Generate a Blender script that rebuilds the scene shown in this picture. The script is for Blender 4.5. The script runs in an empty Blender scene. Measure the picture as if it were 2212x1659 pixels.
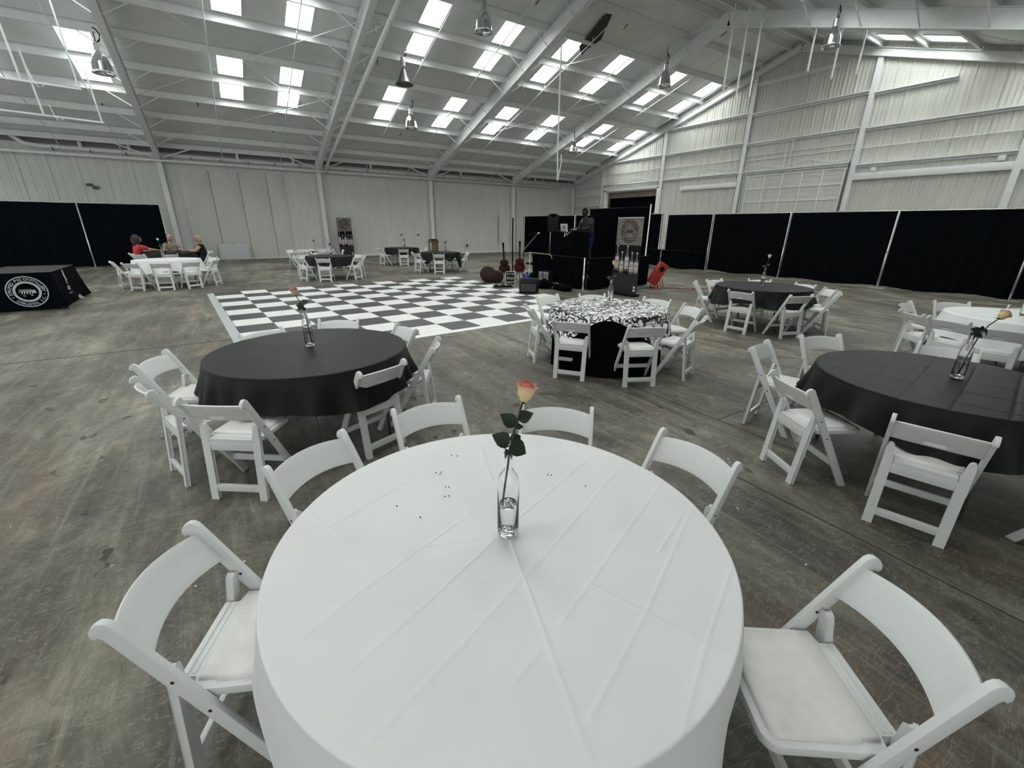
import bpy, bmesh, math, random
import numpy as np
from mathutils import Vector, Matrix
random.seed(7)
PI = math.pi
sc = bpy.context.scene
C = sc.collection

# ------------------------------------------------------------------ camera, world, exposure
H = 1.756
RT = ((0.8407080992978515, -0.5414044620943261, 0.009544642442088535),
      (-0.17992148539454383, -0.2959255345905729, -0.9381131792436905),
      (0.5107231646091793, 0.7869620616024873, -0.3461972887385863))
cam = bpy.data.cameras.new('camera'); camo = bpy.data.objects.new('camera', cam); C.objects.link(camo)
cam.sensor_width = 36; cam.lens = 924.85 / 2212 * 36; cam.clip_start = 0.02; cam.clip_end = 200
camo.matrix_world = Matrix(((RT[0][0], -RT[1][0], -RT[2][0], 0), (RT[0][1], -RT[1][1], -RT[2][1], 0),
                            (RT[0][2], -RT[1][2], -RT[2][2], H), (0, 0, 0, 1)))
sc.camera = camo
sc.view_settings.view_transform = 'Standard'; sc.view_settings.look = 'None'
sc.view_settings.exposure = 0.0; sc.view_settings.gamma = 1.0; sc.view_settings.use_curve_mapping = False
w = bpy.data.worlds.new('sky'); sc.world = w; w.use_nodes = True
w.node_tree.nodes['Background'].inputs[0].default_value = (0.94, 0.98, 0.98, 1)
w.node_tree.nodes['Background'].inputs[1].default_value = 1.2
SKY_STRENGTH = 12.0
sc.cycles.max_bounces = 10; sc.cycles.diffuse_bounces = 5; sc.cycles.transmission_bounces = 10
sc.cycles.transparent_max_bounces = 8; sc.cycles.use_denoising = True; sc.cycles.sample_clamp_indirect = 6

# ------------------------------------------------------------------ material helpers
def lin(c):
    return tuple((x / 255 / 12.92) if x / 255 <= 0.04045 else ((x / 255 + 0.055) / 1.055) ** 2.4 for x in c)
class N:
    def __init__(s, name):
        s.m = bpy.data.materials.new(name); s.m.use_nodes = True; s.t = s.m.node_tree
        s.b = s.t.nodes['Principled BSDF']
    def n(s, typ, **k):
        nd = s.t.nodes.new(typ)
        for a, b in k.items():
            if a in nd.inputs: nd.inputs[a].default_value = b
            else: setattr(nd, a, b)
        return nd
    def l(s, a, b): s.t.links.new(a, b)
    def coord(s, scale=(1, 1, 1), rot=(0, 0, 0)):
        tc = s.n('ShaderNodeTexCoord'); mp = s.n('ShaderNodeMapping')
        mp.inputs['Scale'].default_value = scale; mp.inputs['Rotation'].default_value = rot
        s.l(tc.outputs['Object'], mp.inputs['Vector']); return mp.outputs[0]
    def noise(s, vec, scale, detail=4, rough=0.55, dist=0.0):
        n = s.n('ShaderNodeTexNoise'); n.inputs['Scale'].default_value = scale; n.inputs['Detail'].default_value = detail
        n.inputs['Roughness'].default_value = rough; n.inputs['Distortion'].default_value = dist
        s.l(vec, n.inputs['Vector']); return n.outputs['Fac']
    def ramp(s, fac, stops):
        r = s.n('ShaderNodeValToRGB'); e = r.color_ramp.elements
        while len(e) < len(stops): e.new(0.5)
        for el, (p, c) in zip(e, stops): el.position = p; el.color = (c[0], c[1], c[2], 1) if isinstance(c, (tuple, list)) else (c, c, c, 1)
        s.l(fac, r.inputs[0]); return r.outputs[0]
    def mix(s, fac, a, b, mode='MIX'):
        m = s.n('ShaderNodeMix'); m.data_type = 'RGBA'; m.blend_type = mode
        for i, v in ((0, fac), (6, a), (7, b)):
            if hasattr(v, 'default_value') or hasattr(v, 'links'): s.l(v, m.inputs[i])
            elif i == 0: m.inputs[0].default_value = v
            else: m.inputs[i].default_value = (v[0], v[1], v[2], 1)
        return m.outputs[2]
    def bump(s, h, st=0.3, d=0.01):
        b = s.n('ShaderNodeBump'); b.inputs['Strength'].default_value = st; b.inputs['Distance'].default_value = d
        s.l(h, b.inputs['Height']); s.l(b.outputs[0], s.b.inputs['Normal'])
def simple(name, col, rough=0.5, metal=0.0, var=0.08, scale=8.0, bump=0.0, spec=0.5):
    k = N(name); v = k.coord(); f = k.noise(v, scale)
    lo = tuple(c * (1 - var) for c in col); hi = tuple(min(1, c * (1 + var)) for c in col)
    k.l(k.ramp(f, [(0.3, lo), (0.7, hi)]), k.b.inputs['Base Color'])
    k.b.inputs['Roughness'].default_value = rough; k.b.inputs['Metallic'].default_value = metal
    k.b.inputs['Specular IOR Level'].default_value = spec
    if bump: k.bump(k.noise(v, scale * 6), bump, 0.004)
    return k.m
def m_floor():
    k = N('stained_concrete'); g = k.coord()
    streak = k.noise(k.coord((1, 0.13, 1)), 2.4, 14, 0.80, 0.4); mid = k.noise(k.coord((1, 0.45, 1), (0, 0, 0.2)), 1.3, 14, 0.76, 1.8)
    big = k.noise(g, 0.36, 5, 0.6, 0.8); swirl = k.noise(k.coord((1, 1, 1), (0, 0, 1.0)), 3.0, 12, 0.78, 3.0)
    add = k.n('ShaderNodeMath'); add.operation = 'MULTIPLY_ADD'; add.inputs[1].default_value = 0.9; k.l(streak, add.inputs[0])
    m2 = k.n('ShaderNodeMath'); m2.operation = 'MULTIPLY_ADD'; m2.inputs[1].default_value = 1.0; k.l(mid, m2.inputs[0]); m2.inputs[2].default_value = -0.5; k.l(m2.outputs[0], add.inputs[2])
    m3 = k.n('ShaderNodeMath'); m3.operation = 'MULTIPLY_ADD'; m3.inputs[1].default_value = 0.45; k.l(swirl, m3.inputs[0]); k.l(add.outputs[0], m3.inputs[2])
    m4 = k.n('ShaderNodeMath'); m4.operation = 'MULTIPLY_ADD'; m4.inputs[1].default_value = 0.75; k.l(big, m4.inputs[0]); k.l(m3.outputs[0], m4.inputs[2])
    c = k.ramp(m4.outputs[0], [(0.78, (0.044, 0.041, 0.034)), (0.93, (0.082, 0.077, 0.062)), (1.0, (0.135, 0.128, 0.102)), (1.0, (0.135, 0.128, 0.102))])
    mr = k.n('ShaderNodeMapRange'); mr.inputs['From Min'].default_value = 0.66; mr.inputs['From Max'].default_value = 1.42; k.l(m4.outputs[0], mr.inputs[0])
    c = k.ramp(mr.outputs[0], [(0.12, (0.040, 0.037, 0.031)), (0.35, (0.082, 0.077, 0.063)), (0.52, (0.135, 0.128, 0.103)), (0.66, (0.205, 0.197, 0.160)), (0.88, (0.36, 0.345, 0.285))])
    tint = k.noise(g, 0.8, 4, 0.6, 1.0)
    c = k.mix(k.ramp(tint, [(0.45, 0.0), (0.65, 0.5)]), c, k.mix(1.0, c, (0.78, 0.83, 0.95), 'MULTIPLY'))
    red = k.noise(k.coord((1, 0.3, 1)), 0.9, 8, 0.7, 1.0)
    c = k.mix(k.ramp(red, [(0.54, 0.0), (0.68, 0.55)]), c, k.mix(1.0, c, (1.35, 0.92, 0.76), 'MULTIPLY'))
    fine = k.noise(k.coord((1, 0.035, 1)), 13, 9, 0.78, 0.2)
    c = k.mix(k.ramp(fine, [(0.56, 0.0), (0.70, 0.5)]), c, (0.36, 0.35, 0.29))
    scr = k.noise(k.coord((0.35, 1, 1), (0, 0, 0.5)), 5, 4, 0.6, 5.0)
    c = k.mix(k.ramp(scr, [(0.486, 0.0), (0.5, 0.5), (0.514, 0.0)]), c, (0.36, 0.35, 0.30))
    spots = k.noise(k.coord((1, 0.6, 1)), 5.0, 4, 0.55)
    c = k.mix(k.ramp(spots, [(0.655, 0.0), (0.69, 0.8)]), c, (0.020, 0.018, 0.016))
    chips = k.noise(g, 24, 2, 0.5)
    c = k.mix(k.ramp(chips, [(0.755, 0.0), (0.77, 0.9)]), c, (0.55, 0.55, 0.52))
    c = k.mix(1.0, c, (0.90, 0.885, 0.85), 'MULTIPLY')
    k.l(c, k.b.inputs['Base Color'])
    k.l(k.ramp(mid, [(0.35, 0.42), (0.65, 0.66)]), k.b.inputs['Roughness'])
    k.b.inputs['Specular IOR Level'].default_value = 0.3
    k.bump(mid, 0.10, 0.006); return k.m
def m_resin(name, col):
    k = N(name); v = k.coord(); d = k.noise(v, 14, 8, 0.7); s = k.noise(k.coord((6, 6, 1)), 9, 6, 0.7)
    c = k.mix(k.ramp(d, [(0.60, 0.0), (0.80, 0.35)]), col, tuple(x * 0.62 for x in col))
    c = k.mix(k.ramp(s, [(0.62, 0.0), (0.75, 0.25)]), c, (0.42, 0.39, 0.33))
    k.l(c, k.b.inputs['Base Color']); k.b.inputs['Roughness'].default_value = 0.42
    k.bump(k.noise(v, 220, 2), 0.08, 0.001); return k.m
def m_wall(name, col, stain):
    k = N(name); v = k.coord((1, 1, 0.35)); a = k.noise(v, 1.4, 7, 0.65, 0.4); b = k.noise(k.coord((3, 3, 0.2)), 2.2, 6, 0.7)
    c = k.ramp(a, [(0.25, tuple(x * 0.86 for x in col)), (0.7, col)])
    c = k.mix(k.ramp(b, [(0.55, 0.0), (0.8, stain)]), c, (0.36, 0.34, 0.27))
    k.l(c, k.b.inputs['Base Color']); k.b.inputs['Roughness'].default_value = 0.6
    k.bump(k.noise(v, 30, 3), 0.05, 0.003); return k.m
def m_damask():
    k = N('black_white_damask'); v = k.coord()
    wv = k.n('ShaderNodeTexNoise'); wv.inputs['Scale'].default_value = 9; wv.inputs['Detail'].default_value = 1.0; k.l(v, wv.inputs['Vector'])
    ad = k.n('ShaderNodeMixRGB'); ad.blend_type = 'ADD'; ad.inputs[0].default_value = 0.16; k.l(v, ad.inputs[1]); k.l(wv.outputs['Color'], ad.inputs[2])
    vo = k.n('ShaderNodeTexVoronoi'); vo.feature = 'DISTANCE_TO_EDGE'; vo.inputs['Scale'].default_value = 12; k.l(ad.outputs[0], vo.inputs['Vector'])
    wa = k.n('ShaderNodeTexWave'); wa.wave_type = 'RINGS'; wa.inputs['Scale'].default_value = 4.2; wa.inputs['Distortion'].default_value = 9; wa.inputs['Detail'].default_value = 1.2
    wa.inputs['Detail Scale'].default_value = 2.2; k.l(v, wa.inputs['Vector'])
    a = k.ramp(vo.outputs['Distance'], [(0.055, 0.0), (0.075, 1.0)]); b = k.ramp(wa.outputs['Fac'], [(0.16, 0.0), (0.22, 1.0)])
    c = k.mix(k.mix(1.0, a, b, 'MULTIPLY'), (0.012, 0.012, 0.014), (0.84, 0.84, 0.82))
    k.l(c, k.b.inputs['Base Color']); k.b.inputs['Roughness'].default_value = 0.6; return k.m
def m_glass(name, ior, tint=(1, 1, 1)):
    k = N(name); k.b.inputs['Base Color'].default_value = (*tint, 1); k.b.inputs['Transmission Weight'].default_value = 1
    k.b.inputs['Roughness'].default_value = 0.0; k.b.inputs['IOR'].default_value = ior; return k.m
def m_glow(name, col, st):
    k = N(name); k.b.inputs['Base Color'].default_value = (0.8, 0.8, 0.8, 1); k.b.inputs['Emission Color'].default_value = (*col, 1)
    k.b.inputs['Emission Strength'].default_value = st; return k.m
def m_cloth(name, col, rough, spec=0.4, weave=300, sheen=0.0):
    k = N(name); v = k.coord(); f = k.noise(v, 3, 4)
    k.l(k.ramp(f, [(0.3, tuple(x * 0.94 for x in col)), (0.7, col)]), k.b.inputs['Base Color'])
    k.b.inputs['Roughness'].default_value = rough; k.b.inputs['Specular IOR Level'].default_value = spec
    k.b.inputs['Sheen Weight'].default_value = sheen
    k.bump(k.noise(v, weave, 2), 0.15, 0.0008); return k.m
def m_wood(name, a, b, scale=(1, 12, 12)):
    k = N(name); f = k.noise(k.coord(scale), 3, 7, 0.7, 0.8)
    k.l(k.ramp(f, [(0.3, a), (0.7, b)]), k.b.inputs['Base Color']); k.b.inputs['Roughness'].default_value = 0.55; k.b.inputs['Specular IOR Level'].default_value = 0.2; return k.m
M = dict(
    floor=m_floor(), resin=m_resin('white_resin', (0.66, 0.675, 0.66)), vinyl=simple('white_vinyl', (0.69, 0.682, 0.65), 0.38, 0, 0.05, 20, 0.05),
    wall=m_wall('white_painted_metal', (0.66, 0.67, 0.625), 0.25), gable=m_wall('stained_white_metal', (0.66, 0.67, 0.61), 0.5),
    liner=m_wall('smooth_white_liner', (0.62, 0.62, 0.58), 0.1),
    steel=simple('white_painted_steel', (0.76, 0.78, 0.77), 0.45, 0, 0.05, 5), ceil=simple('white_insulation', (0.76, 0.79, 0.78), 0.5, 0, 0.07, 1.2, 0.25),
    glow=m_glow('daylit_panel', (0.97, 1.0, 0.985), SKY_STRENGTH), curb=simple('skylight_curb', (0.66, 0.68, 0.67), 0.5, 0, 0.05, 6),
    drape=m_cloth('black_drape', (0.0022, 0.0036, 0.0050), 0.95, 0.05, 150), drape2=m_cloth('black_stage_drape', (0.0020, 0.0024, 0.0040), 0.95, 0.05, 150),
    blackcloth=m_cloth('black_plastic_cloth', (0.0065, 0.0085, 0.0085), 0.5, 0.22, 40), whitecloth=m_cloth('white_polyester_cloth', (0.70, 0.71, 0.71), 0.6, 0.3, 500),
    whiteplastic=m_cloth('white_plastic_cloth', (0.80, 0.82, 0.81), 0.42, 0.5, 40), underblack=m_cloth('black_polyester_cloth', (0.002, 0.002, 0.0025), 0.95, 0.05, 300),
    damask=m_damask(), blacktile=simple('black_floor_tile', (0.042, 0.043, 0.046), 0.38, 0, 0.12, 2.5), whitetile=simple('white_floor_tile', (0.78, 0.79, 0.76), 0.38, 0, 0.04, 3),
    greytrim=simple('grey_edge_trim', (0.42, 0.45, 0.45), 0.5, 0, 0.06, 4), glass=m_glass('clear_glass', 1.46), water=m_glass('water', 1.33, (0.97, 1, 0.99)),
    stem=simple('rose_stem', (0.018, 0.020, 0.012), 0.5, 0, 0.2, 60), leaf=simple('rose_leaf', (0.012, 0.026, 0.013), 0.5, 0, 0.45, 40, spec=0.3), sepal=simple('rose_sepal', (0.05, 0.08, 0.03), 0.5),
    chrome=simple('chrome', (0.75, 0.77, 0.78), 0.12, 1.0, 0.03), alu=simple('brushed_aluminium', (0.55, 0.56, 0.56), 0.35, 0.8, 0.06), darkmetal=simple('dark_metal', (0.05, 0.05, 0.052), 0.4, 0.3),
    greymetal=simple('grey_table_leg', (0.13, 0.13, 0.13), 0.4, 0.5), black=simple('black_plastic', (0.006, 0.0065, 0.0075), 0.6, spec=0.15), greyplastic=simple('grey_tabletop', (0.45, 0.48, 0.48), 0.5),
    bolt=simple('dark_bolt', (0.03, 0.03, 0.03), 0.4, 0.5), white=simple('white_print', (0.72, 0.72, 0.72), 0.6, 0, 0.02), lettering=simple('grey_white_print', (0.42, 0.43, 0.46), 0.6, 0, 0.05),
    red=simple('red_plastic', (0.33, 0.024, 0.015), 0.45), redcord=simple('red_cord', (0.30, 0.05, 0.035), 0.5), yellow=simple('pale_yellow_cable', (0.42, 0.36, 0.16), 0.5),
    blue=simple('blue_plastic', (0.02, 0.05, 0.28), 0.3), brown=m_wood('dark_brown_wood', (0.020, 0.008, 0.006), (0.050, 0.018, 0.011)), mahogany=m_wood('red_brown_wood', (0.055, 0.008, 0.005), (0.11, 0.018, 0.010)),
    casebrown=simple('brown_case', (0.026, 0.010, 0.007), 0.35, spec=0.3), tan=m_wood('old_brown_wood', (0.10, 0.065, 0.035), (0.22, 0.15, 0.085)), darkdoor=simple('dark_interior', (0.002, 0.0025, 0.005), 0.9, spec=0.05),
    rust=m_wood('weathered_header', (0.14, 0.105, 0.085), (0.26, 0.215, 0.185), (2, 1, 3)), grille=simple('grey_grille', (0.17, 0.17, 0.17), 0.7, 0, 0.2, 120),
    mark=simple('dark_mark', (0.10, 0.10, 0.09), 0.8), joint=simple('floor_joint', (0.045, 0.043, 0.038), 0.9), flap=simple('dark_torn_lining', (0.045, 0.05, 0.055), 0.7),
    banner_wood=m_wood('printed_grey_wood', (0.045, 0.036, 0.032), (0.30, 0.265, 0.24), (1, 1.2, 12)), banner_dark=m_wood('printed_black_wood', (0.010, 0.010, 0.012), (0.045, 0.045, 0.048), (1, 1.2, 14)),
    banner_black=simple('printed_black', (0.008, 0.008, 0.009), 0.6, spec=0.1), label=simple('pale_pink_label', (0.50, 0.42, 0.41), 0.6), label2=simple('pale_grey_label', (0.50, 0.49, 0.48), 0.6), ink=simple('dark_ink', (0.010, 0.009, 0.009), 0.7, spec=0.1),
    skin=simple('light_skin', (0.42, 0.22, 0.16), 0.5), skin2=simple('tanned_skin', (0.40, 0.20, 0.15), 0.5), skind=simple('dark_brown_skin', (0.035, 0.018, 0.012), 0.5, spec=0.3),
    hair=simple('dark_brown_hair', (0.022, 0.010, 0.010), 0.7, 0, 0.4, 50, 0.5), hairg=simple('grey_hair', (0.34, 0.31, 0.28), 0.7, 0, 0.2, 50, 0.5), hairb=simple('blonde_hair', (0.36, 0.30, 0.20), 0.6, 0, 0.3, 60, 0.5),
    redshirt=m_cloth('coral_red_cotton', (0.42, 0.05, 0.06), 0.8, 0.2), tanshirt=m_cloth('tan_cotton', (0.24, 0.215, 0.17), 0.8, 0.2), tank=m_cloth('black_cotton', (0.015, 0.015, 0.02), 0.8, 0.2), greyshirt=m_cloth('charcoal_cotton', (0.030, 0.030, 0.035), 0.85, 0.2),
    shorts=m_cloth('navy_cloth', (0.012, 0.014, 0.07), 0.8, 0.2), jeans=m_cloth('dark_denim', (0.02, 0.03, 0.06), 0.8, 0.2), eye=simple('eye_white', (0.7, 0.7, 0.7), 0.3), iris=simple('dark_iris', (0.01, 0.008, 0.006), 0.3), lips=simple('lips', (0.30, 0.10, 0.09), 0.5), lipd=simple('dark_lips', (0.06, 0.025, 0.022), 0.5),
    cap=simple('pale_visor', (0.42, 0.36, 0.30), 0.7))
def m_petal():
    k = N('cream_pink_petal'); tc = k.n('ShaderNodeTexCoord'); sp = k.n('ShaderNodeSeparateXYZ'); k.l(tc.outputs['Object'], sp.inputs[0])
    n = k.noise(k.coord(), 60, 3); a = k.n('ShaderNodeMath'); a.operation = 'MULTIPLY_ADD'; a.inputs[1].default_value = 0.018; k.l(n, a.inputs[0]); k.l(sp.outputs['Z'], a.inputs[2])
    r = k.n('ShaderNodeMapRange'); r.inputs['From Min'].default_value = 0.0; r.inputs['From Max'].default_value = 0.075; k.l(a.outputs[0], r.inputs[0])
    k.l(k.ramp(r.outputs[0], [(0.0, (0.55, 0.50, 0.24)), (0.35, (0.66, 0.50, 0.26)), (0.72, (0.68, 0.45, 0.27)), (0.85, (0.62, 0.20, 0.16)), (1.0, (0.55, 0.10, 0.10))]), k.b.inputs['Base Color'])
    k.b.inputs['Roughness'].default_value = 0.55; k.b.inputs['Subsurface Weight'].default_value = 0.1; k.b.inputs['Subsurface Radius'].default_value = (0.01, 0.006, 0.003); return k.m
M['petal'] = m_petal()

# ------------------------------------------------------------------ mesh helpers
class MB:
    def __init__(s): s.v = []; s.f = []; s.mi = []; s.cur = 0
    def add(s, vs, fs):
        o = len(s.v); s.v += [tuple(v) for v in vs]; s.f += [tuple(i + o for i in f) for f in fs]; s.mi += [s.cur] * len(fs); return s
    def box(s, c, d, mat=None):
        x, y, z = d[0] / 2, d[1] / 2, d[2] / 2
        vs = [Vector((i * x, j * y, k * z)) for i in (-1, 1) for j in (-1, 1) for k in (-1, 1)]
        if mat: vs = [mat @ v for v in vs]
        vs = [v + Vector(c) for v in vs]
        return s.add(vs, [(0, 1, 3, 2), (4, 6, 7, 5), (0, 4, 5, 1), (2, 3, 7, 6), (0, 2, 6, 4), (1, 5, 7, 3)])
    def bb(s, x0, x1, y0, y1, z0, z1): return s.box(((x0 + x1) / 2, (y0 + y1) / 2, (z0 + z1) / 2), (x1 - x0, y1 - y0, z1 - z0))
    def bar(s, p0, p1, w, h, up=(0, 0, 1)):
        p0, p1 = Vector(p0), Vector(p1); d = (p1 - p0); L = d.length; d.normalize(); u = Vector(up)
        r = d.cross(u)
        if r.length < 1e-4: r = d.cross(Vector((1, 0, 0)))
        r.normalize(); u = r.cross(d); m = Matrix((d, r, u)).transposed()
        return s.box((p0 + p1) / 2, (L, w, h), m)
    def tube(s, pts, r, n=8, cap=True):
        pts = [Vector(p) for p in pts]; rs = r if isinstance(r, (list, tuple)) else [r] * len(pts); vs = []; fs = []
        ref = Vector((0, 0, 1)); t0 = (pts[1] - pts[0]).normalized()
        if abs(t0.dot(ref)) > 0.9: ref = Vector((1, 0, 0))
        for i, p in enumerate(pts):
            t = (pts[min(i + 1, len(pts) - 1)] - pts[max(i - 1, 0)]).normalized(); a = t.cross(ref).normalized(); b = t.cross(a); ref = -(t.cross(a)).cross(t).cross(t) if False else ref
            for k in range(n):
                th = 2 * PI * k / n; vs.append(p + (a * math.cos(th) + b * math.sin(th)) * rs[i])
        for i in range(len(pts) - 1):
            for k in range(n): fs.append((i * n + k, i * n + (k + 1) % n, (i + 1) * n + (k + 1) % n, (i + 1) * n + k))
        if cap: fs.append(tuple(range(n - 1, -1, -1))); fs.append(tuple((len(pts) - 1) * n + k for k in range(n)))
        return s.add(vs, fs)
    def lathe(s, prof, n=24, c=(0, 0, 0), close=False):
        vs = []; fs = []; m = len(prof)
        for i in range(n):
            a = 2 * PI * i / n
            for r, z in prof: vs.append((c[0] + r * math.cos(a), c[1] + r * math.sin(a), c[2] + z))
        for i in range(n):
            j = (i + 1) % n
            for k in range(m if close else m - 1):
                k2 = (k + 1) % m
                fs.append((i * m + k, j * m + k, j * m + k2, i * m + k2))
        return s.add(vs, fs)
    def prism(s, poly, t, plane='yz', off=0.0):
        n = len(poly)
        def P(a, b, c): return {'yz': (c, a, b), 'xy': (a, b, c), 'xz': (a, c, b)}[plane]
        vs = [P(a, b, off - t / 2) for a, b in poly] + [P(a, b, off + t / 2) for a, b in poly]
        fs = [tuple(range(n - 1, -1, -1)), tuple(range(n, 2 * n))] + [(i, (i + 1) % n, n + (i + 1) % n, n + i) for i in range(n)]
        return s.add(vs, fs)
    def ball(s, c, r, n=12, m=8):
        rr = r if isinstance(r, (tuple, list)) else (r, r, r); vs = [(c[0], c[1], c[2] + rr[2])]; fs = []
        for i in range(1, m):
            ph = PI * i / m
            for k in range(n):
                th = 2 * PI * k / n; vs.append((c[0] + rr[0] * math.sin(ph) * math.cos(th), c[1] + rr[1] * math.sin(ph) * math.sin(th), c[2] + rr[2] * math.cos(ph)))
        vs.append((c[0], c[1], c[2] - rr[2])); L = len(vs) - 1
        for k in range(n): fs.append((0, 1 + k, 1 + (k + 1) % n)); fs.append((L, L - n + (k + 1) % n, L - n + k))
        for i in range(m - 2):
            for k in range(n): a = 1 + i * n; fs.append((a + k, a + n + k, a + n + (k + 1) % n, a + (k + 1) % n))
        return s.add(vs, fs)
    def mesh(s, name, mats, bevel=0.0, smooth=False, seg=2):
        me = bpy.data.meshes.new(name); me.from_pydata(s.v, [], s.f)
        for m in (mats if isinstance(mats, (list, tuple)) else [mats]): me.materials.append(m)
        for p, i in zip(me.polygons, s.mi): p.material_index = i
        bm = bmesh.new(); bm.from_mesh(me)
        if bevel:
            es = [e for e in bm.edges if len(e.link_faces) == 2 and e.calc_face_angle(0) > 0.5]
            bmesh.ops.bevel(bm, geom=es, offset=bevel, segments=seg, affect='EDGES', profile=0.6, clamp_overlap=True)
        bmesh.ops.recalc_face_normals(bm, faces=bm.faces); bm.to_mesh(me); bm.free()
        if smooth or bevel:
            for p in me.polygons: p.use_smooth = True
            if not (smooth == 'all'):
                try: me.set_sharp_from_angle(angle=0.6)
                except Exception: pass
        return me
def link(name, me, parent=None, loc=None, rot=None):
    o = bpy.data.objects.new(name, me); C.objects.link(o)
    if parent: o.parent = parent
    if loc is not None: o.location = loc
    if rot is not None: o.rotation_euler = rot
    return o
def part(name, mb, mat, parent, bevel=0.0, smooth=False, **k): return link(name, mb.mesh(name, mat, bevel, smooth), parent, **k)
def struct(name, mb, mat, **k):
    o = part(name, mb, mat, None, **k); o['kind'] = 'structure'; return o
def tag(o, label, cat, group=None):
    o['label'] = label; o['category'] = cat
    if group: o['group'] = group
    return o
def thing(name, label, cat, loc=(0, 0, 0), rotz=0.0, group=None):
    o = link(name, None, None, loc, (0, 0, rotz)); o.empty_display_size = 0.1; return tag(o, label, cat, group)
def sthing(name):
    o = link(name, None); o['kind'] = 'structure'; return o
def copy_tree(o, parent=None):
    c = o.copy(); C.objects.link(c); c.parent = parent
    for ch in list(o.children): copy_tree(ch, c)
    return c

# ------------------------------------------------------------------ building shell
YW, XG, RY = 27.3, 23.16, 12.3
XB, YN = -13.0, -2.7
def zu(y): return 8.9 - 0.303 * abs(y - RY)          # underside of the rafters
def zd(y): return zu(y) + 0.66                        # roof lining
FX = [-8.2, -1.75, 5.05, 11.46, 17.55, XG]            # frames
fl = MB().bb(XB, XG + 0.3, YN - 1, YW + 0.3, -0.2, 0.0)
floor = struct('floor', fl, M['floor'])
def jointline(p0, p1, wd=0.012):
    part('control_joint', MB().bar((p0[0], p0[1], 0.001), (p1[0], p1[1], 0.001), wd, 0.004), M['joint'], floor)
jointline((XB, 8.12), (0.6, 8.05)); jointline((0.6, 8.05), (12, 8.1), 0.008); jointline((3.74, 14.1), (3.76, 1.2), 0.007); jointline((2.95, 1.6), (2.88, -0.6), 0.008)
jointline((9.85, 27), (9.85, -2), 0.008); jointline((-2.4, 27), (-2.4, 14), 0.008); jointline((XB, 20.3), (17, 20.3), 0.008); jointline((3.76, 2.1), (9.0, 2.05), 0.008)
jointline((15.9, 27), (15.9, -2), 0.007); jointline((6.0, 14.2), (17, 14.2), 0.007)
ceiling = sthing('ceiling')
SX = [(-9.6, -8.75), (-5.9, -5.05), (-3.05, -2.2), (0.98, 1.78), (2.95, 3.75), (6.93, 7.73), (9.78, 10.6), (12.58, 13.43), (15.4, 16.3), (19.03, 19.85), (21.75, 22.6)]
SYL = [(20.08, 21.26), (21.56, 22.74), (15.60, 16.76), (17.06, 18.24)]
SYR = [(6.36, 7.54), (7.84, 9.0), (1.86, 3.04), (3.34, 4.52)]
def deck(ys, rows, name):
    xs = sorted({XB, XG} | {a for p in SX for a in p}); yy = sorted(set(ys) | {a for p in rows for a in p}); mb = MB(); vs = []; fs = []
    for y in yy:
        for x in xs: vs.append((x, y, zd(y)))
    nx = len(xs)
    for j in range(len(yy) - 1):
        for i in range(nx - 1):
            cx, cy = (xs[i] + xs[i + 1]) / 2, (yy[j] + yy[j + 1]) / 2
            if any(a < cx < b for a, b in SX) and any(a < cy < b for a, b in rows): continue
            fs.append((j * nx + i, j * nx + i + 1, (j + 1) * nx + i + 1, (j + 1) * nx + i))
    mb.add(vs, fs); part(name, mb, M['ceil'], ceiling)
deck((RY, YW), SYL, 'lining_panel'); deck((YN, RY), SYR, 'lining_panel')
nwin = 0
for rows in (SYL, SYR):
    for (y0, y1) in rows:
        for (x0, x1) in SX:
            nwin += 1; win = sthing('window_%d' % nwin); h = 0.16
            m = MB()
            def q(x, y, dz): return (x, y, zd(y) + dz)
            A = [q(x0, y0, 0), q(x1, y0, 0), q(x1, y1, 0), q(x0, y1, 0)]; B = [q(x0, y0, h), q(x1, y0, h), q(x1, y1, h), q(x0, y1, h)]
            e = 0.0
            m.add(A + B, [(0, 1, 5, 4), (1, 2, 6, 5), (2, 3, 7, 6), (3, 0, 4, 7)])
            part('curb', m, M['curb'], win)
            t = MB(); w_ = 0.035
            for p0, p1 in ((q(x0, y0, -.01), q(x0, y1, -.01)), (q(x1, y0, -.01), q(x1, y1, -.01)), (q(x0, y0, -.01), q(x1, y0, -.01)), (q(x0, y1, -.01), q(x1, y1, -.01))): t.bar(p0, p1, w_, 0.03)
            part('frame', t, M['steel'], win)
            part('pane', MB().add([B[0], B[1], B[2], B[3]], [(3, 2, 1, 0)]), M['glow'], win)
def ibeam(mb, p0, p1, d, fw=0.2, tf=0.018, tw=0.012):
    p0, p1 = Vector(p0), Vector(p1); up = Vector((0, 0, 1))
    mb.bar(p0, p1, fw, tf); mb.bar(p0 + up * d, p1 + up * d, fw, tf); mb.bar(p0 + up * d / 2, p1 + up * d / 2, tw, d)
PY_L = [26.9, 25.9, 24.4, 22.9, 21.4, 19.9, 18.4, 16.9, 15.4, 13.9, 12.7]; PY_R = [24.6 - y for y in PY_L]
raf_left = []
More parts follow.
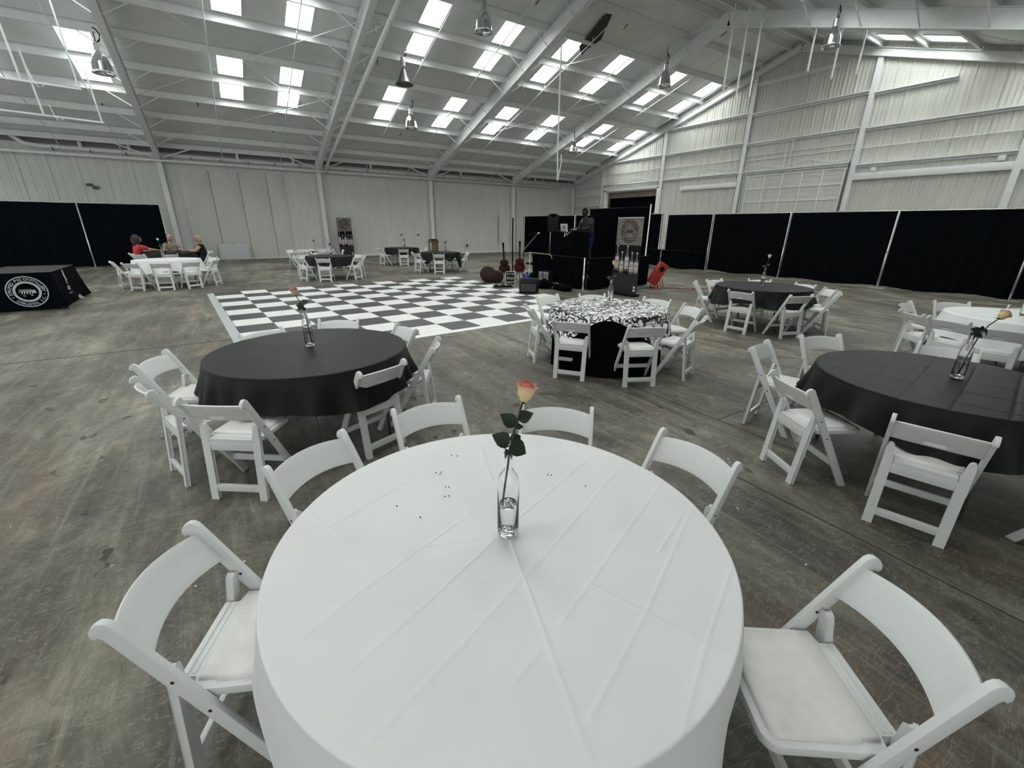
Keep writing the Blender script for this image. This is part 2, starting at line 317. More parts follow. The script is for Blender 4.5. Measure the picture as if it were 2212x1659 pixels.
for fi, fx in enumerate(FX):
    gable = fi == len(FX) - 1; d = 0.28 if gable else 0.46; x = fx - (0.12 if gable else 0); rz = (0.2 if gable else 0.0)
    for side, yend in ((1, YW - 0.2), (-1, YN + 0.2)):
        mb = MB(); yb = yend - side * 0.9
        if gable: ibeam(mb, (x, RY, zu(RY) + rz), (x, yend, zu(yend) + rz - 0.02), d, 0.2)
        else:
            ibeam(mb, (x, RY, zu(RY)), (x, yb, zu(yb)), d, 0.2)
            # tapered knee at the eave
            z0, z1 = zu(yb), zu(yend)
            mb.bar((x, yb, z0), (x, yend - side * .1, z1 - 0.02), 0.2, 0.018); mb.bar((x, yb, z0 + d), (x, yend, z1 + d), 0.2, 0.018)
            mb.prism([(yb, z0), (yend - side * .1, z1), (yend, z1 + d), (yb, z0 + d)], 0.014, 'yz', x)
            mb.bar((x, yend - side * .1, z1 - .02), (x, yend + side * .02, z1 + d), 0.2, 0.018)
        r = part('rafter', mb, M['steel'], ceiling)
        if side == 1 and not gable: raf_left.append(r)
        if not gable:
            for y in (PY_L if side == 1 else PY_R)[1:10]:
                for sx in (-1, 1):
                    if fi == 0: continue
                    part('flange_brace', MB().bar((x + sx * 0.06, y, zu(y) + 0.03), (x + sx * 0.82, y, zd(y) - 0.16), 0.03, 0.03), M['steel'], r)
for y in PY_L + PY_R:
    mb = MB(); s = 1 if y > RY else -1; z = zd(y) - 0.006
    mb.bar((XB, y, z - 0.10), (XG - 0.2, y, z - 0.10), 0.012, 0.2); mb.bar((XB, y + s * 0.035, z - 0.2), (XG - 0.2, y + s * 0.035, z - 0.2), 0.075, 0.012); mb.bar((XB, y - s * 0.035, z), (XG - .2, y - s * 0.035, z), 0.075, 0.012)
    part('purlin', mb, M['steel'], ceiling)
def wall_panel(wd, h, ribs, depth, name='panel'):
    """vertical ribbed sheet in the xz plane, facing -y; x from 0 to wd; h is a number or (h0, h1)"""
    h0, h1 = h if isinstance(h, tuple) else (h, h); pr = [(0.0, 0.0)]; rw = 0.022
    pitch = wd / ribs
    for i in range(ribs):
        c = (i + 0.5) * pitch; big = (i == 0) or ribs > 3
        dd = depth if i % 3 == 0 else depth * 0.45
        pr += [(c - rw - dd * .5, 0), (c - rw, -dd), (c + rw, -dd), (c + rw + dd * .5, 0)]
    pr += [(wd - 0.006, 0.0), (wd - 0.004, 0.012), (wd, 0.012)]
    vs = []; fs = []
    for x, y in pr: vs.append((x, y, 0)); vs.append((x, y, h0 + (h1 - h0) * x / wd))
    for i in range(len(pr) - 1): fs.append((2 * i, 2 * i + 2, 2 * i + 3, 2 * i + 1))
    return MB().add(vs, fs)
wall_left = sthing('wall_left')
pm = wall_panel(0.914, 5.25, 3, 0.022).mesh('panel', M['wall'])
x = XB
while x < XG - 0.5:
    link('panel', pm, wall_left, (x, YW + 0.02, 0)); x += 0.914
part('backing', MB().bb(XB, XG + 0.1, YW + 0.04, YW + 0.1, 0, 5.3), M['wall'], wall_left)
for (a, b, z1) in ((-1.15, 0.05, 4.15), (0.06, 1.28, 4.15), (1.29, 2.5, 4.15), (2.51, 3.3, 4.15)):
    part('liner_panel', MB().bb(a, b - 0.012, YW - 0.05, YW - 0.02, 0.05, z1), M['liner'], wall_left, bevel=0.004)
for a, b in ((11.75, 12.2), (17.9, 20.6)): part('liner_panel', MB().bb(a, b, YW - 0.05, YW - 0.02, 0.05, 4.1), M['liner'], wall_left, bevel=0.004)
part('base_angle', MB().bb(XB, XG, YW - 0.04, YW, 0, 0.06), M['steel'], wall_left)
for fx in FX[:-1] + [XG - 0.2]:
    mb = MB(); mb.bb(fx - 0.1, fx + 0.1, YW - 0.22, YW - 0.205, 0, 4.5); mb.bb(fx - 0.006, fx + 0.006, YW - 0.21, YW - 0.02, 0, 4.5); mb.bb(fx - 0.1, fx + 0.1, YW - 0.035, YW - 0.02, 0, 4.5)
    part('column', mb, M['steel'], wall_left)
part('eave_pipe', MB().tube([(XB, YW - 0.32, 4.40), (21.6, YW - 0.32, 4.40)], 0.055, 10), M['steel'], wall_left, smooth='all')
part('drain_pipe', MB().tube([(-6.4, YW - 0.12, 5.05), (-6.0, YW - 0.12, 4.72), (-5.6, YW - 0.12, 4.66), (22.6, YW - 0.12, 4.6)], 0.085, 10), M['steel'], wall_left, smooth='all')
for x in (-4.3, -2.7, 1.4, 3.9, 7.9, 13.6, 19.4):
    part('pipe_riser', MB().tube([(x, YW - 0.12, 4.64), (x, YW - 0.12, 5.2)], 0.07, 8), M['steel'], wall_left, smooth='all')
for i in range(24): part('pipe_clip', MB().tube([(-5.2 + i * 1.17, YW - 0.12, 4.62), (-5.17 + i * 1.17, YW - 0.12, 4.62)], 0.095, 8), M['mark'], wall_left)
for x, dx in ((-1.75, -1.5), (-1.75, 1.4), (5.05, -1.5), (5.05, 1.4), (11.46, -1.5), (11.46, 1.4), (17.55, -1.5), (17.55, 1.4)):
    part('eave_strut', MB().bar((x + (0.15 if dx > 0 else -0.15), YW - 0.4, 4.5), (x + dx, YW - 0.45, 4.98), 0.05, 0.05), M['steel'], wall_left)
part('eave_shade_strip', MB().bb(XB, XG - 0.2, YW - 0.03, YW - 0.01, 4.78, 5.02), M['grille'], wall_left)  # grey strip in place of the shade in the eave recess
# sprinkler branch lines and their drops
for x in (-4.9, -2.95, 0.75, 3.25, 7.55, 9.95, 13.25, 15.55, 19.75, 22.1):
    pts = [(x, YW - 0.33, 4.42), (x, YW - 0.75, 4.92), (x, 25.6, zu(25.6) + 0.30), (x, 13.2, zu(13.2) + 0.30)]
    br = part('sprinkler_branch', MB().tube(pts, 0.017, 6), M['steel'], ceiling, smooth='all')
    for y in (24.0, 21.0, 18.0, 15.0): part('sprinkler_head', MB().tube([(x, y, zu(y) + 0.29), (x, y, zu(y) + 0.43)], [0.02, 0.008], 6), M['steel'], br)
part('main_riser', MB().tube([(5.42, YW - 0.33, 4.36), (5.42, 26.4, 4.72), (5.6, 13.4, 8.25)], 0.075, 12), M['steel'], ceiling, smooth='all')
for k in range(7):
    y = 25.2 - k * 1.7; part('pipe_hanger', MB().tube([(5.45, y, zu(y) + 0.05), (5.42, y, zu(y) + 0.55)], 0.014, 6), M['steel'], ceiling)
# diagonal bracing rods
for x0, x1, y0, y1 in ((-1.75, 5.05, 22.9, 16.9), (5.05, -1.75, 22.9, 16.9), (11.46, 17.55, 23.5, 17.5), (17.55, 11.46, 23.5, 17.5), (17.55, 23.0, 8.0, 3.0), (-1.75, 5.05, 26.5, 21), (11.46, 17.55, 18, 13)):
    part('brace_rod', MB().tube([(x0, y0, zu(y0) + 0.38), (x1, y1, zu(y1) + 0.38)], 0.011, 6), M['steel'], ceiling)
# struts hanging from the roof
for x, y, zt, zb in ((17.77, 9.15, 7.95, 6.78), (18.1, 8.5, 7.8, 6.47), (18.38, 7.9, 7.3, 6.5), (16.46, 11.35, 8.6, 6.5), (16.72, 10.97, 8.5, 6.2), (16.95, 10.6, 8.4, 6.2)):
    part('hanging_strut', MB().bb(x - 0.025, x + 0.025, y - 0.02, y + 0.02, zb, zu(y) + 0.45), M['steel'], ceiling)
part('hanging_strut', MB().tube([(11.7, 14.96, zu(15) + 0.4), (11.72, 14.94, 4.4), (11.76, 14.92, 3.48)], 0.028, 6), M['steel'], ceiling)
part('hanging_strut', MB().tube([(11.84, 14.86, 4.42), (11.86, 14.86, 4.1), (11.77, 14.92, 3.52)], 0.022, 6), M['steel'], ceiling)
for p0, p1, h0, h1 in (((-7.5, 18.1, 5.3), (-2.57, 18.76, 5.3), (-3.75, 18.6), (-2.62, 18.75)), ((-8, 20.3, 4.9), (-2.62, 21.47, 4.9), (-4.0, 21.17), (-2.66, 21.46))):
    b = part('heater_rail', MB().bar(p0, p1, 0.05, 0.05), M['steel'], ceiling)
    for h in (h0, h1): part('rail_hanger', MB().bar((h[0], h[1], p0[2]), (h[0] - 0.05, h[1] - 0.25, zu(h[1]) + 0.45), 0.04, 0.03), M['steel'], b)
    part('rail_hook', MB().tube([(h0[0] + .2, h0[1], p0[2] + 0.3), (h0[0] + .25, h0[1], p0[2]), (h0[0] + .3, h0[1], p0[2] - 0.1), (h0[0] + .42, h0[1], p0[2] - 0.08), (h0[0] + .42, h0[1], p0[2] + 0.03)], 0.012, 6), M['steel'], b)
part('torn_lining', MB().add([(13.2, 15.75, 8.40), (13.62, 15.75, 8.38), (13.3, 14.1, 8.97), (13.05, 14.3, 8.9), (13.75, 15.1, 8.55), (13.5, 15.9, 8.2), (13.25, 15.75, 8.43)], [(0, 1, 2, 3), (1, 4, 2), (0, 5, 1)]), M['flap'], ceiling)
for p in ((0.2, 23.6), (1.1, 26.3), (2.9, 25), (6.2, 19.2), (8.6, 24), (10.4, 14.8), (14.4, 14.6), (15.2, 24.8), (18.9, 13.5), (20.4, 19.6), (19.2, 9.9), (18.6, 7.0), (21.5, 14.0), (-2.9, 24.5), (7.8, 13.2)):
    part('insulation_tear', MB().bar((p[0], p[1], zd(p[1]) - 0.01), (p[0] + random.uniform(-.08, .08), p[1] - 0.28, zd(p[1] - 0.28) - 0.012), 0.035, 0.01), M['mark'], ceiling)

# gable end wall
wall_right = sthing('wall_right')
def zt(y): return zu(y) + 0.70
y = YW; PWD = 0.914
while y > YN:
    h0, h1 = zt(y), zt(y - PWD)
    if y > RY > y - PWD: h0 = h1 = zt(RY)
    mb = wall_panel(PWD, (h0, h1), 6, 0.035)
    if not (19.3 < y - PWD / 2 < 23.75):
        part('panel', mb, M['gable'], wall_right, loc=(XG, y, 0), rot=(0, 0, -PI / 2))
    else:
        m2 = MB(); m2.v = [(a, b, (3.95 if c == 0 else c)) for a, b, c in mb.v]; m2.f = mb.f; m2.mi = mb.mi
        part('panel', m2, M['gable'], wall_right, loc=(XG, y, 0), rot=(0, 0, -PI / 2))
    y -= PWD
part('backing', MB().prism([(YW, 4.2), (YW, zt(YW)), (RY, zt(RY)), (YN, zt(YN)), (YN, 4.2)], 0.03, 'yz', XG + 0.06), M['gable'], wall_right)
def gcol(y, x=XG - 0.14, w_=0.2):
    mb = MB(); z = zu(y) + 0.2
    mb.bb(x - 0.008, x + 0.008, y - w_ / 2, y + w_ / 2, 0, z); mb.bb(x, x + 0.12, y - 0.008, y + 0.008, 0, z); mb.bb(x + 0.11, x + 0.126, y - w_ / 2, y + w_ / 2, 0, z)
    part('column', mb, M['steel'], wall_right)
for y in (24.15, 19.15, 14.15, 9.15, 4.3, -0.6): gcol(y)
def girt(y0, y1, z, h=0.1, name='girt'):
    mb = MB(); mb.bb(XG - 0.075, XG - 0.06, y1, y0, z - h, z + h * .2); mb.bb(XG - 0.17, XG - 0.03, y1, y0, z + h * .2, z + h * .2 + 0.015); mb.bb(XG - 0.17, XG - 0.155, y1, y0, z + h * .2 - 0.035, z + h * .2)
    part(name, mb, M['steel'], wall_right)
for y0, y1, zs in ((9.05, 4.4, (5.65, 4.3)), (9.05, 6.6, (6.9,)), (14.05, 9.25, (7.0, 5.7, 4.42)), (14.05, 10.6, (8.25,)), (19.05, 14.25, (7.07, 5.78, 4.43)), (24.05, 19.25, (5.8,)),
                   (27.1, 24.25, (4.55, 3.9, 3.2)), (4.2, -0.5, (5.6, 4.3)), (-0.7, -2.6, (4.3,))):
    for z in zs: girt(y0, y1, z)
for y0, y1, z in ((9.05, 4.4, 4.93), (14.05, 9.25, 5.16), (14.05, 9.25, 4.95), (19.05, 14.25, 5.06), (24.05, 19.25, 5.12), (4.2, -.5, 4.9)):
    part('conduit', MB().tube([(XG - 0.06, y0, z), (XG - 0.06, y1, z)], 0.016, 6), M['steel'], wall_right)
for y0, y1, z in ((14.0, 9.3, 4.62), (19.0, 14.3, 4.72), (24.0, 19.3, 4.62)):
    pts = [(XG - 0.1, y0 + (y1 - y0) * i / 12, z + 0.09 * math.sin(i * 1.05)) for i in range(13)]
    part('sagging_cable', MB().tube(pts, 0.014, 6), M['steel'], wall_right, smooth='all')
for y0, y1, z0, z1 in ((9.05, 4.4, 3.72, 3.98), (17.7, 14.25, 3.78, 4.0), (4.2, -0.5, 3.7, 3.95)):
    part('header_beam', MB().bb(XG - 0.17, XG - 0.11, y1, y0, z0, z1), M['steel'], wall_right, bevel=0.006)
for y, z in ((8.4, 4.08), (4.75, 4.1)): part('junction_box', MB().bb(XG - 0.18, XG - 0.08, y - 0.09, y + 0.09, z - 0.08, z + 0.08), M['steel'], wall_right, bevel=0.005)
for y in (6.75, 6.85): part('riser_conduit', MB().tube([(XG - 0.07, y, 2.2), (XG - 0.07, y - 0.05, 7.0)], 0.009, 6), M['steel'], wall_right)
for y, z0, z1 in ((12.1, 4.4, 5.65), (11.85, 4.4, 5.65), (9.4, 4.0, 5.7), (13.95, 2.2, 5.3), (16.7, 2.3, 5.0), (19.4, 2.3, 4.6), (24.0, 2.3, 4.6), (18.05, 2.3, 8.3), (25.6, 4.5, 5.0), (26.2, 4.5, 4.9)):
    part('conduit', MB().tube([(XG - 0.09, y, z0), (XG - 0.09, y, z1)], 0.018, 6), M['steel'], wall_right)
# open dark loading door
door_1 = sthing('door_1')
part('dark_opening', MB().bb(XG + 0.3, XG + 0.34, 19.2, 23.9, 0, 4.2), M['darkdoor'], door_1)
part('side_reveal', MB().bb(XG - 0.02, XG + 0.3, 23.72, 23.8, 0, 3.95), M['rust'], door_1)
part('header_board', MB().bb(XG + 0.1, XG + 0.14, 19.3, 23.75, 3.6, 4.1), M['rust'], door_1)
part('frame', MB().bb(XG - 0.12, XG - 0.02, 19.25, 24.0, 4.02, 4.16), M['steel'], door_1, bevel=0.005)
part('frame', MB().bb(XG - 0.12, XG - 0.02, 23.75, 23.95, 0, 4.1), M['steel'], door_1, bevel=0.005)
part('frame', MB().bb(XG - 0.12, XG - 0.02, 19.25, 19.4, 0, 4.1), M['steel'], door_1, bevel=0.005)
part('torsion_bar', MB().tube([(XG - 0.16, 24.0, 4.42), (XG - 0.16, 19.3, 4.42)], 0.045, 8), M['steel'], door_1, smooth='all')
# white sectional overhead door
door_2 = sthing('door_2')
for i in range(7):
    z0 = i * 0.6
    for j in range(5):
        y0 = 9.4 + j * 0.85
        mb = MB().bb(XG - 0.16, XG - 0.12, y0 + 0.03, y0 + 0.84, z0 + 0.02, z0 + 0.59)
        for k in (0.2, 0.4): mb.bb(XG - 0.168, XG - 0.158, y0 + 0.06, y0 + 0.81, z0 + k - 0.006, z0 + k + 0.006)
        part('door_panel', mb, M['gable'], door_2)
    part('section_rail', MB().bb(XG - 0.19, XG - 0.12, 9.38, 13.68, z0 + 0.585, z0 + 0.62), M['steel'], door_2)
for j in range(6): part('stile', MB().bb(XG - 0.2, XG - 0.13, 9.37 + j * 0.853, 9.42 + j * 0.853, 0, 4.22), M['steel'], door_2)
for y in (9.3, 13.78): part('track', MB().tube([(XG - 0.19, y, 0), (XG - 0.19, y, 4.5)], 0.016, 6), M['darkmetal'] if y < 10 else M['steel'], door_2)
# opposite eave wall, behind the photographer's right shoulder
wall_front = sthing('wall_front')
pm2 = wall_panel(0.914, 5.2, 3, 0.022).mesh('panel', M['wall']); x = XG
while x > 2:
    link('panel', pm2, wall_front, (x, YN, 0), (0, 0, PI)); x -= 0.914
# small fittings on the long wall
tag(part('wall_bracket', MB().bb(-4.5, -4.28, YW - 0.12, YW - 0.03, 3.22, 3.32).bb(-4.32, -4.12, YW - 0.1, YW - 0.03, 3.1, 3.22), M['mark'], None, bevel=0.01), 'small dark bracket high on the white wall above the black curtain', 'bracket')
tag(part('wall_clip', MB().bb(9.36, 9.5, YW - 0.1, YW - 0.02, 1.16, 1.22), M['mark'], None, bevel=0.01), 'small dark clip on the white wall above the farthest black table', 'clip')
tag(part('wall_clip', MB().bb(10.45, 10.6, YW - 0.1, YW - 0.02, 1.16, 1.22), M['mark'], None, bevel=0.01), 'small dark clip on the white wall beside the middle column', 'clip')
o = thing('wall_outlet', 'small grey outlet box with white conduit on the wall beyond the wooden stand', 'outlet', (13.95, YW - 0.06, 0.5))
part('outlet_box', MB().box((0, 0, 0), (0.12, 0.08, 0.16)), M['greymetal'], o, bevel=0.01); part('conduit_pipe', MB().tube([(0, 0.02, 0.08), (0.03, 0.02, 0.5), (0.04, 0.02, 3.2)], 0.012, 6), M['steel'], o)
part('rust_slit', MB().prism([(16.36, 0.45), (16.40, 1.4), (16.41, 2.9), (16.45, 2.2), (16.44, 1.0)], 0.012, 'xz', YW - 0.03), M['mark'], wall_left)

# ------------------------------------------------------------------ high bay lamps
def lamp_proto(kind):
    r = thing('high_bay_lamp', '', 'lamp')
    pf = [(0.05, 0.5), (0.09, 0.46), (0.15, 0.36), (0.2, 0.2), (0.215, 0.06), (0.245, 0.0), (0.235, 0.0), (0.205, 0.07), (0.19, 0.2), (0.14, 0.35), (0.05, 0.45)] if kind == 0 else \
         [(0.03, 0.42), (0.06, 0.36), (0.13, 0.2), (0.2, 0.06), (0.26, 0.0), (0.25, 0.0), (0.19, 0.07), (0.12, 0.2), (0.03, 0.36)]
    part('reflector', MB().lathe(pf, 28), M['chrome'] if kind == 0 else M['greymetal'], r, smooth='all')
    part('ballast', MB().tube([(0, 0, 0.44), (0, 0, 0.66)], 0.07, 12), M['alu'], r, smooth=True)
    part('bulb', MB().ball((0, 0, 0.2), (0.06, 0.06, 0.1)), M['white'], r, smooth='all')
    part('suspension', MB().tube([(0, 0, 0.66), (0.02, 0, 0.8), (0, 0, 1.5)], 0.012, 6), M['darkmetal'], r)
    part('cord_loop', MB().tube([(0.02, 0, 0.66), (0.09, 0, 0.74), (0.12, 0, 0.86), (0.07, 0, 0.95), (0.01, 0, 0.98)], 0.016, 6), M['black'], r, smooth='all')
    return r
LP = [((-2.1, 19.9, 6.0), 0, 'bell shaped metal lamp hanging against the skylight above the curtain end', 1.2), ((8.26, 14.6, 7.55), 0, 'chrome bell lamp hanging highest, near the top of the photo', 1.25),
      ((8.1, 21.0, 5.8), 0, 'chrome bell lamp hanging below the pair of skylights over the dance floor', 1.2), ((17.3, 8.35, 7.15), 0, 'tilted glass and metal lamp under the nearest ridge beam', 1.1),
      ((16.8, 14.4, 7.3), 0, 'small lamp silhouetted against a skylight beside the far rafter', 1.2), ((17.5, 20.9, 5.65), 0, 'smallest lamp, silhouetted against the lowest far skylight', 1.15),
      ((6.85, 18.2, 6.7), 1, 'dark cone lamp hanging beside the second rafter', 1.3), ((-7.05, 24.3, 4.05), 0, 'ribbed lamp cut by the edge of the photo above the curtain', 1.5)]
protos = {}
for p, kd, lb, sc_ in LP:
    if kd not in protos: r = protos[kd] = lamp_proto(kd)
    else: r = copy_tree(protos[kd])
    r.location = p; r.scale = (sc_,) * 3; tag(r, lb, 'lamp', 'high bay lamps under the roof')
    for ch in r.children:
        if ch.name.startswith('suspension'):
            L = max(0.7, (zu(p[1]) + 0.46 - p[2]) / sc_); ch.data = MB().tube([(0, 0, 0.6), (0.01, 0, 0.65), (0, 0, L)], 0.012, 6).mesh('suspension', M['darkmetal'])

# ------------------------------------------------------------------ curtains on pipe frames
def drape_mesh(L, z0, z1, amp=0.05, pitch=0.30, seed=0, nz=7, flare=1.0):
    rnd = random.Random(seed); n = int(L / 0.035); vs = []; fs = []; ph = [rnd.uniform(0, 6) for _ in range(4)]
    for i in range(n + 1):
        x = L * i / n
        for k in range(nz + 1):
            t = k / nz
            a = amp * (0.35 + 0.65 * (1 - t)) * flare
            yy = a * (math.sin(2 * PI * x / pitch + ph[0] + 0.9 * math.sin(x * 1.7 + ph[1])) * 0.7 + 0.4 * math.sin(2 * PI * x / (pitch * 2.7) + ph[2]))
            zb = z0 + (0.03 * math.sin(x * 3 + ph[3]) + 0.02 if k == 0 else 0)
            vs.append((x, yy, zb + (z1 - zb) * t))
    for i in range(n):
        for k in range(nz): a = i * (nz + 1) + k; fs.append((a, a + nz + 1, a + nz + 2, a + 1))
    return MB().add(vs, fs)
def pipe_drape(name, label, p0, p1, z1, posts, mat, seed, amp=0.05, group=None, z0=0.02, postr=0.019, pitch=0.3, posth=0.02, shown=True):
    p0, p1 = Vector((*p0, 0)), Vector((*p1, 0)); d = p1 - p0; L = d.length; a = math.atan2(d.y, d.x)
    r = thing(name, label, 'curtain', p0, a, group)
    ps = [0] + list(posts) + [L]
    for i in range(len(ps) - 1):
        part('curtain_panel', drape_mesh(ps[i + 1] - ps[i] - 0.03, z0, z1 - 0.01, amp, pitch, seed + i), mat, r, smooth='all', loc=(ps[i] + 0.015, 0, 0))
    part('top_rail', MB().tube([(0, 0, z1), (L, 0, z1)], 0.016, 8), M['alu'] if (shown is True and z1 > 1) else M['black'], r, smooth='all')
    for s in (list(posts) + [0, L]) if shown is True else ([L] if shown == 'end' else []):
        up = part('upright', MB().tube([(s, -0.085, 0), (s, -0.085, z1 * .48), (s, -0.085, z1 * .481), (s, -0.085, z1 + posth)], [postr * 1.25, postr * 1.25, postr, postr], 8), M['alu'], r, smooth='all')
        part('base_plate', MB().bb(s - 0.2, s + 0.2, -0.2, 0.03, 0, 0.008), M['alu'], up)
        part('lock_collar', MB().tube([(s, -0.085, z1 * .47), (s, -0.085, z1 * .49)], 0.03, 8), M['alu'], up)
    return r
pipe_drape('pipe_curtain', 'long black curtain on silver uprights along the gable wall, right of the banner', (17.5, 13.9), (17.5, -1.9), 2.30, [2.33, 5.4, 8.5, 11.42], M['drape'], 3, 0.05)
pipe_drape('pipe_curtain', 'black curtain on silver uprights behind the stage, left of the performer', (17.3, 25.3), (17.48, 14.15), 2.36, [2.9, 5.1, 8.3], M['drape2'], 9, 0.05)
pipe_drape('pipe_curtain', 'black curtain with a silver upright before the left wall, behind the logo table', (-8.5, 24.25), (-1.9, 24.1), 2.44, [1.0, 4.06], M['drape'], 21, 0.035)
pipe_drape('pipe_curtain', 'tall black curtain behind the performer with a taller silver upright at its end', (11.6, 12.75), (11.6, 9.85), 2.36, [], M['drape2'], 31, 0.06, posth=0.08, pitch=0.22, shown='end')
pipe_drape('low_curtain', 'low black curtain in front of the long curtain, behind the red blower', (17.2, 15.2), (17.2, 11.75), 0.78, [1.4], M['drape2'], 41, 0.04, shown=False)

# ------------------------------------------------------------------ dance floor
TS = 0.6096; A0 = math.radians(4.2138)
df = thing('dance_floor', 'portable black and white chequered dance floor on the concrete', 'dance floor', (-0.42, 13.89, 0), A0)
tm = [MB().bb(0.003, TS - 0.003, -TS + 0.003, -0.003, 0.0, 0.018).mesh('floor_tile', M[k], 0.002, seg=1) for k in ('blacktile', 'whitetile')]
for i in range(12):
    for j in range(12): link('floor_tile', tm[(i + j) % 2], df, (i * TS, -j * TS, 0))
for j in range(6): part('edge_trim', MB().prism([(-0.15, 0.0), (-0.005, 0.0), (-0.005, 0.018), (-0.04, 0.016)], 2 * TS - 0.004, 'xz', -(2 * j + 1) * TS), M['greytrim'], df)
for i in range(6): part('edge_trim', MB().prism([(-12 * TS - 0.10, 0.0), (-12 * TS - 0.003, 0.0), (-12 * TS - 0.003, 0.018), (-12 * TS - 0.03, 0.017)], 2 * TS - 0.004, 'yz', (2 * i + 1) * TS), M['whitetile'], df)

# ------------------------------------------------------------------ folding chair
def rail_pt(s, t=0.0):                    # s: distance below the top, t: forward offset
    u = Vector((0.409, -0.735)).normalized(); p = Vector((0.735, 0.409)).normalized()
    q = Vector((-0.228, 0.735)) + u * s + p * t; return q
def chair_proto():
    r = thing('folding_chair', '', 'chair'); R_, V_ = M['resin'], M['vinyl']
    pl = [rail_pt(-s, t) for s, t in ((-0.05, 0.024), (0.0, 0.023), (0.014, 0.016), (0.022, 0.002), (0.021, -0.018), (0.012, -0.034), (-0.002, -0.044), (-0.014, -0.044), (-0.018, -0.036), (-0.016, -0.028), (-0.03, -0.024), (-0.06, -0.024))]
    k = Vector((0.409, -0.735)).normalized()
    def toz(p): return p + k * (p.y / 0.735 * 0.841)
    pl += [toz(rail_pt(0.8, -0.024)), toz(rail_pt(0.8, 0.024))]
    rm = MB().prism([(p.x, p.y) for p in pl], 0.022, 'yz').mesh('side_rail', R_, 0.004)
    for s in (-1, 1): link('side_rail', rm, r, (s * 0.207, 0, 0))
    # rear legs
    for s in (-1, 1):
        prof = [(0.147, 0.0), (0.190, 0.0), (0.192, 0.49), (0.190, 0.525), (0.184, 0.538), (0.174, 0.538), (0.165, 0.530), (0.160, 0.505), (0.155, 0.46), (0.149, 0.44)]
        mb = MB(); n = len(prof); vs = []
        for dy in (-0.013, 0.013):
            for x_, z_ in prof: vs.append((s * x_, -0.18 + 0.054 * z_ / 0.538 + dy, z_))
        fs = [tuple(range(n)), tuple(range(2 * n - 1, n - 1, -1))] + [(i, (i + 1) % n, n + (i + 1) % n, n + i) for i in range(n)]
        link('rear_leg', mb.add(vs, fs).mesh('rear_leg', R_, 0.004), r)
    def yl(z): return -0.18 + 0.054 * z / 0.538
    part('rear_stretcher', MB().box((0, yl(0.085), 0.085), (0.298, 0.022, 0.05)), R_, r, 0.004)
    part('seat_support', MB().box((0, yl(0.385), 0.385), (0.298, 0.022, 0.06)), R_, r, 0.004)
    fy = rail_pt(0.64); part('front_stretcher', MB().box((0, fy.x, fy.y), (0.394, 0.020, 0.045)), R_, r, 0.004)
    # seat
    def rr(x0, y0, y1, c, xb):
        pts = [(-xb, y0), (xb, y0), (xb, y0 + 0.05), (x0, y0 + 0.06)]
        for a in range(0, 91, 18): pts.append((x0 - c + c * math.cos(math.radians(a)), y1 - c + c * math.sin(math.radians(a))))
        for a in range(90, 181, 18): pts.append((-x0 + c + c * math.cos(math.radians(a)), y1 - c + c * math.sin(math.radians(a))))
        pts += [(-x0, y0 + 0.06), (-xb, y0 + 0.05)]; return pts
    seat = part('seat', MB().prism(rr(0.190, -0.150, 0.235, 0.05, 0.143), 0.032, 'xy', 0.424), R_, r, 0.006)
    cp = rr(0.168, -0.085, 0.213, 0.03, 0.160); n = len(cp); mb = MB(); rings = [(1.0, 0.440), (0.99, 0.449), (0.95, 0.454), (0.6, 0.458)]
    vs = []; cy = 0.065
    for s_, z_ in rings:
        for a, b in cp: vs.append((a * s_, cy + (b - cy) * s_, z_))
    fs = [(i * n + j, i * n + (j + 1) % n, (i + 1) * n + (j + 1) % n, (i + 1) * n + j) for i in range(3) for j in range(n)]; fs.append(tuple(3 * n + j for j in range(n)))
    part('cushion', mb.add(vs, fs), V_, seat, smooth='all')
    part('seat_groove', MB().box((0, -0.112, 0.4405), (0.27, 0.012, 0.004)).box((0, -0.130, 0.441), (0.27, 0.006, 0.005)), R_, seat, 0.0015)
    # backrest: bowed, arched slab
    nx, ns = 36, 10; mb = MB(); vs = []; fs = []
    for side in (0, 1):
        for i in range(nx + 1):
            x_ = -0.198 + 0.396 * i / nx; q = 1 - (x_ / 0.198) ** 2
            for j in range(ns + 1):
                s_ = 0.026 + 0.140 * j / ns - 0.036 * q; t_ = -0.006 - 0.034 * q + (0.008 if side else -0.008)
                if side == 0:
                    gx, gs = abs(x_) / 0.058, abs(j - 7.3) / 1.15
                    g = max(0.0, 1 - max(gx, gs) ** 6) if max(gx, gs) < 1 else 0; t_ += 0.0135 * g
                if j in (0, ns): t_ += (-0.003 if side else 0.003)
                p = rail_pt(s_, t_); vs.append((x_, p.x, p.y))
    S = (nx + 1) * (ns + 1)
    for i in range(nx):
        for j in range(ns):
            a = i * (ns + 1) + j; b = a + ns + 1
            fs.append((a, a + 1, b + 1, b)); fs.append((S + a, S + b, S + b + 1, S + a + 1))
        for j in (0, ns):
            a = i * (ns + 1) + j; b = a + ns + 1; fs.append((a, b, S + b, S + a))
    part('backrest', mb.add(vs, fs), R_, r, smooth=True)
    return r
chair0 = chair_proto()
boltm = MB().tube([(-0.0125, 0, 0), (0.0125, 0, 0)], 0.0055, 8).mesh('bolt', M['bolt'])
TC = {'T1': (.65, 1.05, .757), 'T2': (.485, 3.93, .79), 'T3': (4.24, 4.15, .775), 'T4': (8.35, 4.3, .80), 'T5': (4.22, .755, .775), 'T6': (8.28, .97, .765),
      'T7': (-1.43, 16.4, .82), 'T8': (-1.6, 20.4, .88), 'T9': (3.03, 16.15, .78), 'T10': (3.15, 20.0, .78), 'T11': (7.1, 20.6, .78), 'T12': (7.35, 16.7, .78)}
